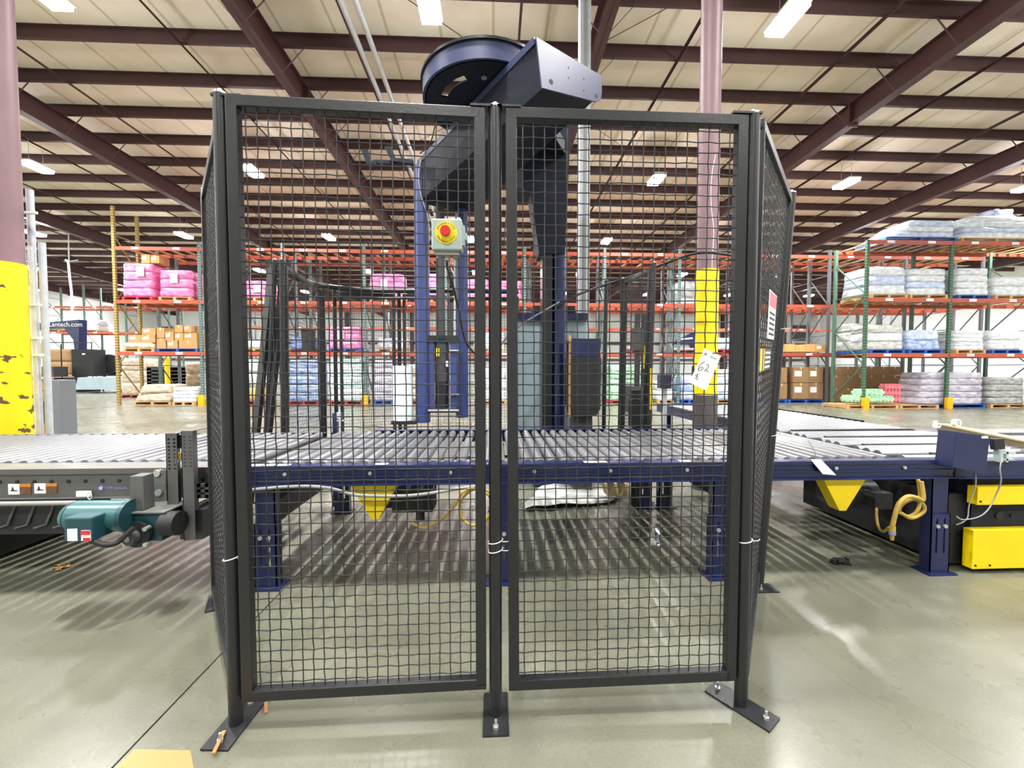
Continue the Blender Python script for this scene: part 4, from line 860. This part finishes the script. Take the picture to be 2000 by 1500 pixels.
rack('distant green framed pallet rack far behind the tan end frame', xD, YD, 1.3, [P(150, y, YD).z for y in (648, 598)], P(150, 555, YD).z, ['rackgreen'], 'rackor', 'rackgreen', 4)
xE = [P(p, 650, 33).x for p in (480, 620, 760, 900, 1040, 1180, 1320, 1460, 1600, 1740)]
rack('farthest pallet rack row along the white back wall', xE, 33, 1.3, [P(1000, y, 33).z for y in (690, 640)], P(1000, 600, 33).z, ['rackgrey'], 'rackor', 'rackgrey', 4)
# ------------------------------------------------------------------ pallets and loads
def pallet(x0, x1, y0, y1, z, m, par, name='pallet'):
    mb = MB(); w_ = x1-x0; d = y1-y0
    for f in (0, .5, 1): mb.box(x0+(w_-.09)*f, x0+(w_-.09)*f+.09, y0, y1, z+.018, z+.105)
    for k in range(6): y = y0+(d-.1)*k/5; mb.box(x0, x1, y, y+.1, z+.105, z+.125)
    for k in range(3): y = y0+(d-.1)*k/2; mb.box(x0, x1, y, y+.1, z, z+.018)
    return mb.build(name, M[m], par)
SEED = [100]
def load(label, px0, px1, pyt, D, zb, m, layers=3, pal='wood', dep=1.0, lean=0, label_px=None, group='wrapped pallet loads', jit=.025, taper=.03, lows=0, name='wrapped_pallet', loc=None):
    SEED[0] += 1; rnd = random.Random(SEED[0])
    x0, x1, zt = P(px0, 700, D).x, P(px1, 700, D).x, P(px0, pyt, D).z
    t = thing(name, label, 'pallet load', ((x0+x1)/2, D+dep/2, zb), group)
    if pal: pallet(x0+.02, x1-.02, D, D+dep, zb, pal, t)
    z0 = zb+(.125 if pal else .0); h = (zt-z0)/layers; N = 24; cx, cy = (x0+x1)/2, D+dep/2
    for l in range(layers):
        vs = []; K = 5; f0 = l/layers
        for k in range(K):
            v = k/(K-1); z = z0+(l+v)*h; pinch = 1-.016*abs(2*v-1)**3; fr = (l+v)/layers; sh = 1-taper*fr
            for i in range(N):
                a = 2*math.pi*(i+.5)/N; ca, sa = math.cos(a), math.sin(a); e = .28
                ux = math.copysign(abs(ca)**e, ca); uy = math.copysign(abs(sa)**e, sa)
                X = cx+(x1-x0)/2*ux*pinch*sh; Y = cy+dep/2*uy*pinch*sh
                X += rnd.uniform(-jit, jit)*.6; Y += rnd.uniform(-jit, jit)*.6
                if lean: X = X+(lean*(x1-x0)*fr*(.5-(X-x0)/(x1-x0)+.5) if lean > 0 else lean*(x1-x0)*fr*((X-x0)/(x1-x0)))
                vs.append((X, Y, z+rnd.uniform(-jit, jit)*.3))
        c = Vector((sum(v[0] for v in vs[-N:])/N, cy, z0+(l+1)*h+.02)); vs.append(c)
        f = [(k*N+i, k*N+(i+1) % N, (k+1)*N+(i+1) % N, (k+1)*N+i) for k in range(K-1) for i in range(N)]+[((K-1)*N+i, (K-1)*N+(i+1) % N, K*N) for i in range(N)]+[tuple(range(N-1, -1, -1))]
        mm = m if isinstance(m, str) else m[l % len(m)]
        MB().add(vs, f, True).build('layer', M[mm], t)
    if label_px:
        a, b = P(label_px[0], label_px[1], D), P(label_px[2], label_px[3], D); y = D-.02-(jit if jit < .05 else 0)*.5
        MB().box(a.x, b.x, y-.004, y, b.z, a.z).build('paper_sheet', M['paper'], t)
    return t
def carton(label, px0, py0, px1, py1, D, m='carton', dep=.42, sticker=True, group=None, tilt=0):
    a, b = P(px0, py0, D), P(px1, py1, D); t = thing('carton', label, 'box', ((a.x+b.x)/2, D+dep/2, b.z), group)
    MB().box(a.x, b.x, D, D+dep, b.z, a.z).build('box', M[m], t)
    xm = (a.x+b.x)/2; MB().box(xm-.03, xm+.03, D-.002, D+dep, a.z-.0, a.z+.003).box(xm-.03, xm+.03, D-.002, D, a.z-.1, a.z).build('tape', M['tape'], t)
    if sticker: MB().box(a.x+.1*(b.x-a.x), a.x+.55*(b.x-a.x), D-.003, D, a.z-.6*(a.z-b.z), a.z-.25*(a.z-b.z)).build('sticker', M['paper'], t)
    if tilt: t.rotation_euler = (0, 0, tilt)
    return t
# middle level of the nearest row
z2, z1 = zA[1], zA[0]; YL = YA+.02
load('pink wrapped pallet load nearest the tan end frame, cartons on top', 241, 302, 514, YL, z2, 'pink', 4, 'woodred', label_px=(267, 521, 283, 540))
load('pink wrapped pallet load second from the tan end frame', 312, 376, 527, YL, z2, 'pink', 3, 'wood', label_px=(333, 534, 348, 553))
load('pink wrapped pallet load behind the front left fence post', 398, 452, 535, YL, z2, 'pink', 3)
load('pink wrapped pallet load seen left of the leaning rear frame', 476, 522, 548, YL, z2, 'pink', 2, label_px=(496, 556, 510, 571))
load('pink wrapped pallet load in view left of the carriage column', 722, 788, 534, YL, z2, 'pink', 3, label_px=(744, 546, 757, 572))
load('pink wrapped pallet load just behind the carriage drive tube', 822, 866, 534, YL, z2, 'pink', 3, label_px=(830, 546, 840, 570))
load('pink wrapped pallet load behind the middle front fence post, left one', 910, 955, 545, YL, z2, 'pink', 3)
load('pink wrapped pallet load right of the middle front fence post', 965, 1020, 548, YL, z2, 'pink', 3)
load('white wrapped load leaning left of the yellow sleeved column', 1312, 1366, 549, YA+1.55, zB[1], 'clear', 3, lean=.25)
for i, (a, b, c, d) in enumerate(((276, 497, 293, 514), (294, 499, 311, 514))): carton(('left' if i == 0 else 'right')+' brown carton on top of the first pink load', a, b, c, d, YL+.1, 'carton', .5)
# lower shelf
load('low white wrapped load under two cartons on the lowest shelf at left', 240, 302, 669, YL, z1, 'tanfilm', 1, 'wood', taper=.01)
cz = [(251, 654, 275, 669, 'left carton lying on the low white wrapped load'), (275, 654, 303, 669, 'right carton lying on the low white wrapped load'), (277, 641, 304, 654, 'top carton stacked above the low white wrapped load'),
 (306, 661, 324, 681, 'bottom left carton on the blue pallet of loose boxes'), (326, 665, 347, 681, 'bottom middle carton on the blue pallet of loose boxes'), (349, 665, 385, 681, 'wide bottom right carton on the blue pallet of loose boxes'),
 (306, 640, 321, 660, 'upper left carton on the blue pallet of loose boxes'), (322, 648, 339, 665, 'second upper carton from left on the blue pallet of boxes'), (341, 650, 358, 665, 'middle row carton with white sticker on the blue pallet'), (359, 650, 384, 665, 'right middle row carton on the blue pallet of boxes'),
 (341, 635, 357, 649, 'top carton with bare front on the blue pallet of boxes'), (359, 636, 374, 649, 'top right carton with white sticker on the blue pallet')]
bp_ = thing('pallet', 'blue pallet of loose cartons on the lowest shelf at left', 'pallet', (P(345, 690, YL).x, YL+.5, z1)); pallet(P(306, 690, YL).x, P(386, 690, YL).x, YL, YL+1, z1, 'woodblue', bp_, 'boards')
for i, (a, b, c, d, l) in enumerate(cz): carton(l, a, b, c, d, YL+.02, 'carton', .6, i not in (3, 5, 6, 10), 'loose cartons on the lowest shelf')
load('white wrapped load on the lowest shelf behind the front left post', 398, 445, 662, YL, z1, 'greyfilm', 2)
load('white wrapped load on the lowest shelf left of the leaning frame', 474, 518, 664, YL, z1, 'greyfilm', 1)
load('bright blue wrapped crates on the lowest shelf near the leaning frame', 565, 622, 659, YL+.42, z1, 'deepblue', 2, 'woodred')
load('pink wrapped load on a blue pallet on the lowest shelf', 641, 706, 638, YL, z1, 'pink', 3, 'woodblue', label_px=(660, 645, 672, 662))
load('grey wrapped load on the lowest shelf left of the carriage column', 735, 792, 660, YL, z1, 'lav', 2)
load('white wrapped load on the lowest shelf behind the middle fence post', 925, 985, 650, YL, z1, 'clear', 3)
load('teal wrapped load on the lowest shelf left of the numbered tag', 1312, 1366, 680, YA+1.55, zB[0], 'tealfilm', 1, 'woodred')
load('blue wrapped load on the lowest shelf right of the yellow sleeve', 1395, 1432, 660, YL, z1, 'bluefilm', 2, 'woodred')
load('red edged load on the lowest shelf behind the slim junction stand', 1230, 1262, 676, YL, z1, 'greyfilm', 1, 'woodred')
# floor level of the nearest row
load('slumped white wrapped cartons on the floor beside the tan end frame', 256, 332, 752, YL, 0, 'tanfilm', 2, 'wood', lean=.2, taper=.05, jit=.05)
load('white wrapped stack on the floor left of the yellow post guard', 332, 378, 757, YL-.2, 0, 'clear', 4, 'wood')
load('grey wrapped stack on the floor right of the yellow post guard', 398, 440, 757, YL, 0, 'greyfilm', 3, 'wood')
load('white and tan cartons on a red pallet left of the leaning frame', 478, 512, 702, YL, 0, ['cartonor', 'greyfilm', 'greyfilm'], 3, 'woodred')
load('tall blue wrapped bottle load on a red pallet', 560, 622, 703, YL, 0, 'mixed', 5, 'woodred')
load('tall green and white wrapped bottle load on a red pallet', 641, 708, 700, YL, 0, ['tealfilm', 'clear'], 7, 'woodred')
load('tall white wrapped load on a blue pallet left of the film roll', 728, 768, 703, YL, 0, 'lav', 5, 'woodblue')
load('tan wrapped load on the floor behind the film carriage', 795, 850, 712, YL, 0, 'tanfilm', 3, 'woodred')
load('grey wrapped load on the floor behind the middle fence post', 925, 990, 720, YL, 0, 'clear', 3)
load('bright green wrapped bottle load behind the rear right fence posts', 1192, 1262, 713, YL, 0, 'greenfilm', 5, 'woodred')
load('pale wrapped bottles on a wooden pallet behind the slim junction stand', 1285, 1318, 745, YL, 0, 'clear', 2, 'wood')
load('blue wrapped bottle load on the floor left of the yellow sleeve', 1332, 1364, 735, YL, 0, ['bluefilm', 'mixed'], 3, 'woodblue')
load('white and blue bottle load on the floor right of the yellow sleeve', 1400, 1462, 722, YL, 0, ['bluefilm', 'clear'], 4, 'wood')
# brown cartons at the right end of the nearest row
pb = thing('pallet', 'blue pallet under the four big brown cartons right of the fence', 'pallet', (P(1570, 780, YL-.1).x, YL+.4, 0)); pallet(P(1540, 780, YL-.1).x, P(1609, 780, YL-.1).x, YL-.1, YL+1, 0, 'woodblue', pb, 'boards')
pb = thing('pallet', 'blue pallet partly hidden behind the leaning side panel', 'pallet', (P(1520, 780, YL-.1).x, YL+.4, 0)); pallet(P(1480, 780, YL-.1).x, P(1537, 780, YL-.1).x, YL-.1, YL+1, 0, 'woodblue', pb, 'boards')
for l, a, b, c, d in (('upper left', 1549, 717, 1579, 747), ('upper right', 1580, 717, 1607, 747), ('lower left', 1549, 748, 1579, 779), ('lower right', 1580, 748, 1607, 779)):
    carton(l+' of the four big brown cartons right of the fence', a, b, c, d, YL, 'carton2', .9, True, 'big brown cartons on blue pallets')
for l, b, d in (('upper', 718, 748), ('lower', 749, 779)):
    carton(l+' big brown carton beside the leaning side panel', 1516, b, 1537, d, YL+.05, 'carton2', .9, False, 'big brown cartons on blue pallets')
xs_ = [1490, 1512, 1533, 1553, 1573, 1593, 1613]
for i in range(6): carton(f'tan carton on the lowest shelf right of the fence, {ordn[i]} from the left', xs_[i]+.5, 672+i % 2, xs_[i+1]-.5, 703-16, YL, 'cartonor', .9, i == 5, 'tan cartons on the lowest shelf')
i = 0
for r_, (y0, y1) in enumerate(((716, 733), (733, 758), (758, 785))):
    xs_ = [1622, 1645, 1668, 1691, 1714, 1737, 1760]
    for k in range(6):
        carton(f'shaded brown carton behind the green rack, {ordn[k]} from left in the {("top", "middle", "bottom")[r_]} row', xs_[k], y0, xs_[k+1]-.6, y1-.4, YL, 'carton2', .9, False, 'shaded brown cartons behind the green rack')
# green rack loads
YR = YC+.03
load('white wrapped bottle load at top of the green rack, slumping to the left', 1722, 1862, 428, YR, zC[2], ['bluefilm', 'clear'], 3, 'woodblue', dep=1.2, lean=.33)
load('tall blue-white wrapped bottle load at the top right of the green rack', 1868, 2006, 420, YR, zC[2], ['clear', 'bluefilm', 'clear'], 4, 'wood', dep=1.2, lean=.12, jit=.05)
load('crumpled blue film bundle crowning the top right wrapped load', 1930, 1968, 408, YR+.3, zC[2]+.9, 'bluefilm', 1, None, dep=.6, jit=.09, name='film_bundle')
load('white wrapped bottle load on the middle shelf by the green end frame', 1696, 1770, 520, YR, zC[1], ['clear', 'bluefilm', 'clear'], 3, 'wood', dep=1.2)
load('white wrapped bottle load on the rear middle shelf at the green end frame', 1664, 1716, 528, YR+.75, zC[1], ['clear', 'bluefilm'], 3, 'wood', dep=.6, lean=.15)
load('pale blue wrapped load on the middle shelf, second from the green end frame', 1772, 1848, 524, YR, zC[1], ['clear', 'bluefilm', 'clear'], 4, 'wood', dep=1.2)
load('white wrapped load on the middle shelf right of the second green upright', 1866, 1930, 523, YR, zC[1], 'clear', 4, 'woodblue', dep=1.2)
load('low white wrapped load on the middle shelf at the right edge', 1938, 2002, 540, YR, zC[1], 'clear', 2, 'wood', dep=1.2)
load('grey wrapped load on the lower shelf by the green end frame', 1698, 1768, 634, YR, zC[0], ['greyfilm', 'clear'], 3, 'woodblue', dep=1.2)
load('grey wrapped load on the rear lower shelf at the green end frame', 1658, 1712, 632, YR+.75, zC[0], 'greyfilm', 3, 'woodblue', dep=.6)
load('blue wrapped bottle load on the lower shelf left of the second upright', 1774, 1842, 644, YR, zC[0], ['mixed', 'bluefilm'], 2, 'woodblue', dep=1.2, taper=.12)
load('ribbed white load on the lower shelf right of the second upright', 1866, 1926, 645, YR, zC[0], 'clear', 5, 'wood', dep=1.2)
load('white wrapped load on the lower shelf at the right edge', 1936, 1998, 645, YR, zC[0], 'clear', 2, 'woodblue', dep=1.2)
load('lavender wrapped bottle load on the floor below the second upright', 1795, 1930, 728, YC+.13, 0, ['lav'], 5, 'woodblue', dep=1.05, lean=.12)
load('grey wrapped bottle load on the floor at the right edge', 1938, 2010, 738, YR, 0, ['darkfilm'], 4, 'wood', dep=1.2)
for a, b, l in ((1655, 1755, 'bare wooden pallet under the green packs at the rack foot'), (1758, 1834, 'empty wooden pallet left of the lavender load')):
    D = YR-.1; x0, x1 = P(a, 790, D).x, P(b, 790, D).x; t = thing('pallet', l, 'pallet', ((x0+x1)/2, D+.5, 0)); pallet(x0, x1, D, D+1.1, 0, 'wood', t, 'boards')
def pack(label, px0, py0, px1, py1, D, m, grp):
    a, b = P(px0, py0, D), P(px1, py1, D); mb = MB(); n = 5; w_ = (b.x-a.x)/n
    t = thing('bottle_pack', label, 'bottle pack', ((a.x+b.x)/2, D+.2, b.z), grp)
    for i in range(n):
        for j in range(2): mb.cyl((a.x+w_*(i+.5), D+w_*(j+.5), b.z), (a.x+w_*(i+.5), D+w_*(j+.5), a.z), w_*.52, w_*.42, n=10)
    mb.build('bottles', M[m], t, kind='stuff'); MB().box(a.x, b.x, D-.004, D+w_*2, b.z+(a.z-b.z)*.25, b.z+(a.z-b.z)*.7).build('wrap', M[m], t)
for i, (a, b, c, d) in enumerate(((1654, 772, 1690, 785), (1680, 760, 1728, 773), (1690, 773, 1712, 785), (1712, 773, 1746, 785))): pack(('left low', 'upper', 'middle low', 'right low')[i]+' green bottle pack on the wooden pallet', a, b, c, d, YR, 'greenfilm', 'green bottle packs')
for i in range(3): pack(('top', 'middle', 'bottom')[i]+' red and white pack in the small stack on the pallet', 1729, 750+12*i, 1761, 761.5+12*i, YR+.05, 'tagpink', 'red and white packs')
# ------------------------------------------------------------------ far left machines
D = 26.0
t = thing('stretch_wrapper', 'distant dark blue wrapper with white lettering on its arm at far left', 'wrapping machine', (P(145, 758, D).x, D, 0))
pts = [P(x, y, D) for x, y in ((66, 632), (154, 624), (154, 700), (147, 700), (143, 664), (124, 640), (66, 645))]; MB().prism(pts, (0, .5, 0)).build('arm', M['blue'], t)
pbox(143, 690, 154, 762, D, .5, 'mast', 'darkblue'); pbox(80, 645, 88, 762, D, .4, 'rear_column', 'blue')
text('arm_lettering', 'Lantech.com', .38, P(128, 634, D-.01), (math.pi/2, 0, 0), M['white'], t, ext=.004)
pbox(139, 682, 180, 735, D-.6, .9, 'film_carriage', 'rubber'); pbox(160, 690, 166, 693, D-.62, .02, 'label', 'white')
pbox(118, 672, 120, 738, D-1, .06, 'guard_post', 'rubber'); pbox(178, 668, 180, 740, D-1, .06, 'guard_post', 'rubber'); pbox(90, 668, 180, 670, D-1, .06, 'guard_rail', 'rubber')
pbox(72, 716, 105, 736, D-1.5, .8, 'roller_base', 'graydark'); a, b = P(105, 738, D-1), P(152, 758, D-1); MB().box(a.x, b.x, D-1, D+.4, 0, a.z).build('turntable_base', M['darkblue'], t)
pbox(70, 670, 80, 700, D-.5, .3, 'yellow_panel', 'yellow')
t = thing('loading_ramp', 'pale grey steel ramp plate on the floor before the distant wrapper', 'ramp', (P(215, 760, 24).x, 24, 0))
pts = [P(x, y, 24) for x, y in ((146, 761), (152, 737), (275, 737), (275, 761))]; pts = [Vector((p.x, 24, max(0, p.z))) for p in pts]; MB().prism(pts, (0, 2.0, 0)).build('plate', M['cab'], t)
t = thing('drum_fan', 'big black drum fan on the floor left of the tan end frame', 'fan', (P(210, 735, 26.3).x, 26.3, 0)); c = P(212, 712, 26.3); r_ = 19*26.3/800
mb = MB(); N = 28
for i in range(N):
    a0, a1 = 2*math.pi*i/N, 2*math.pi*(i+1)/N; f = lambda a, r: c+Vector((math.cos(a)*r, 0, math.sin(a)*r))
    q = [f(a0, r_*.93), f(a0, r_), f(a1, r_), f(a1, r_*.93)]; mb.hexa(q, [p+Vector((0, .4, 0)) for p in q])
mb.build('drum', M['rubber'], t); mb = MB()
for i in range(5):
    mb.tube([c+Vector((math.cos(a)*r_*(i+1)/6, -.01, math.sin(a)*r_*(i+1)/6)) for a in [k*math.pi/10 for k in range(21)]], .012, 4)
for i in range(8): a = i*math.pi/4; mb.bar(c, c+Vector((math.cos(a)*r_*.95, 0, math.sin(a)*r_*.95)), .02, .02)
mb.build('grille', M['graydark'], t, kind='stuff'); MB().cyl(c+Vector((0, .15, 0)), c+Vector((0, .22, 0)), r_*.9, n=24).build('blade_disc', M['graydark'], t)
for s in (-1, 1): MB().bar((c.x+s*r_*.9, 26.5, 0), (c.x+s*r_*.5, 26.5, c.z), .06, .06).build('leg', M['graydark'], t)
MB().box(c.x-r_, c.x+r_, 26.3, 26.7, c.z-r_-.08, c.z-r_).build('stand', M['graydark'], t)
load('brown cartons on the floor behind the tan end frame', 232, 275, 700, 20, 0, 'tanfilm', 3, 'woodred', dep=1.2)
load('tan cartons on the distant green rack lower shelf', 92, 140, 620+18, 29.6, P(150, 648, YD).z, 'tanfilm', 1, 'wood')
load('white wrapped cartons on the distant green rack lower shelf', 145, 192, 614+10, 29.6, P(150, 648, YD).z, 'clear', 2, 'wood')
load('brown carton load below the distant green rack', 92, 135, 682, 29.6, 0, 'carton2', 3, 'wood')
t = thing('plastic_pallet_stack', 'stack of dark grey plastic pallets behind the left rack bay', 'pallet stack', (P(306, 750, 19).x, 19, 0))
a, b = P(286, 716, 19), P(330, 755, 19); n_ = 9
for i in range(n_): z = i*a.z/n_; MB().box(a.x, b.x, 19, 20.1, z, z+a.z/n_*.62).box(a.x, a.x+.2, 19, 20.1, z, z+a.z/n_).box(b.x-.2, b.x, 19, 20.1, z, z+a.z/n_).build('plastic_pallet', M['graydark'], t)
a = P(327, 728, 18.5); t = thing('bollard', 'yellow bollard standing behind the left rack bay', 'bollard', (a.x, 18.5, 0)); MB().cyl((a.x, 18.5, 0), (a.x, 18.5, P(327, 698, 18.5).z), .1, n=16).build('pipe', M['yellowworn'], t); MB().cyl((a.x, 18.5, P(327, 698, 18.5).z), (a.x, 18.5, P(327, 698, 18.5).z+.03), .1, .05, n=16).build('cap', M['yellowworn'], t)
load('tall brown carton load behind the second rack bay', 358, 392, 708, 19, 0, 'tanfilm', 3, 'wood')
D = 27.0
t = thing('stretch_wrapper', 'distant dark blue wrapper arm seen left of the yellow sleeved column', 'wrapping machine', (P(1358, 690, D).x, D, 0))
MB().prism([P(x, y, D) for x, y in ((1318, 672), (1318, 667), (1357, 648), (1366, 648), (1366, 720), (1359, 720), (1359, 690), (1350, 672))], (0, .4, 0)).build('arm', M['blue'], t)
MB().box(P(1357, 700, D).x, P(1367, 700, D).x, D, D+.4, 0, P(1357, 715, D).z).build('mast', M['darkblue'], t)
MB().prism([P(x, y, D-.01) for x, y in ((1330, 664), (1330, 661), (1353, 659), (1353, 662))], (0, .01, 0)).build('white_lettering', M['white'], t)
t = thing('lift_truck', 'dark lift truck mast with yellow bar behind the right rear fence', 'lift truck', (P(1250, 690, 12.5).x, 12.5, 0))
pbox(1243, 612, 1249, 780, 12.5, .15, 'mast_rail', 'rubber'); pbox(1257, 612, 1262, 780, 12.5, .15, 'mast_rail', 'rubber'); pbox(1240, 640, 1256, 684, 12.4, .3, 'carriage', 'graydark'); pbox(1259, 675, 1266, 720, 12.4, .1, 'yellow_bar', 'yellow')
a, b = P(1238, 755, 12.4), P(1268, 790, 12.4); MB().box(a.x, b.x, 12.4, 13.4, 0, a.z).build('chassis', M['graydark'], t, bev=.03)
a, b = P(583, 640, YL-.25), P(601, 690, YL-.25); t = thing('black_bin', 'upright black bin in front of the blue crates on the lowest shelf', 'bin', ((a.x+b.x)/2, YL, z1)); MB().prism([(a.x, YL, z1), (b.x, YL, z1), (b.x+.03, YL, a.z), (a.x-.03, YL, a.z)], (0, .4, 0)).build('body', M['rubber'], t); MB().box(a.x-.04, b.x+.04, YL-.03, YL+.43, a.z-.05, a.z).build('rim', M['graydark'], t)
# ceiling cord drops over the far left machine
p = P(135, 480, 22); t = thing('cord_drop', 'white cable drop hanging from the ceiling over the distant wrapper', 'cable', p)
MB().tube([P(133, 350, 22)*1.0, P(134, 480, 22)], .02, 6).build('cord', M['white'], t); MB().tube(smooth([P(128, 508, 22), P(133, 512, 22), P(136, 540, 22), P(140, 575, 22), P(141, 620, 22)]), .05, 8).build('hose', M['white'], t)
MB().tube([P(134, 480, 22), P(135, 510, 22), P(152, 508, 22)], .03, 6).build('hook', M['galv'], t)
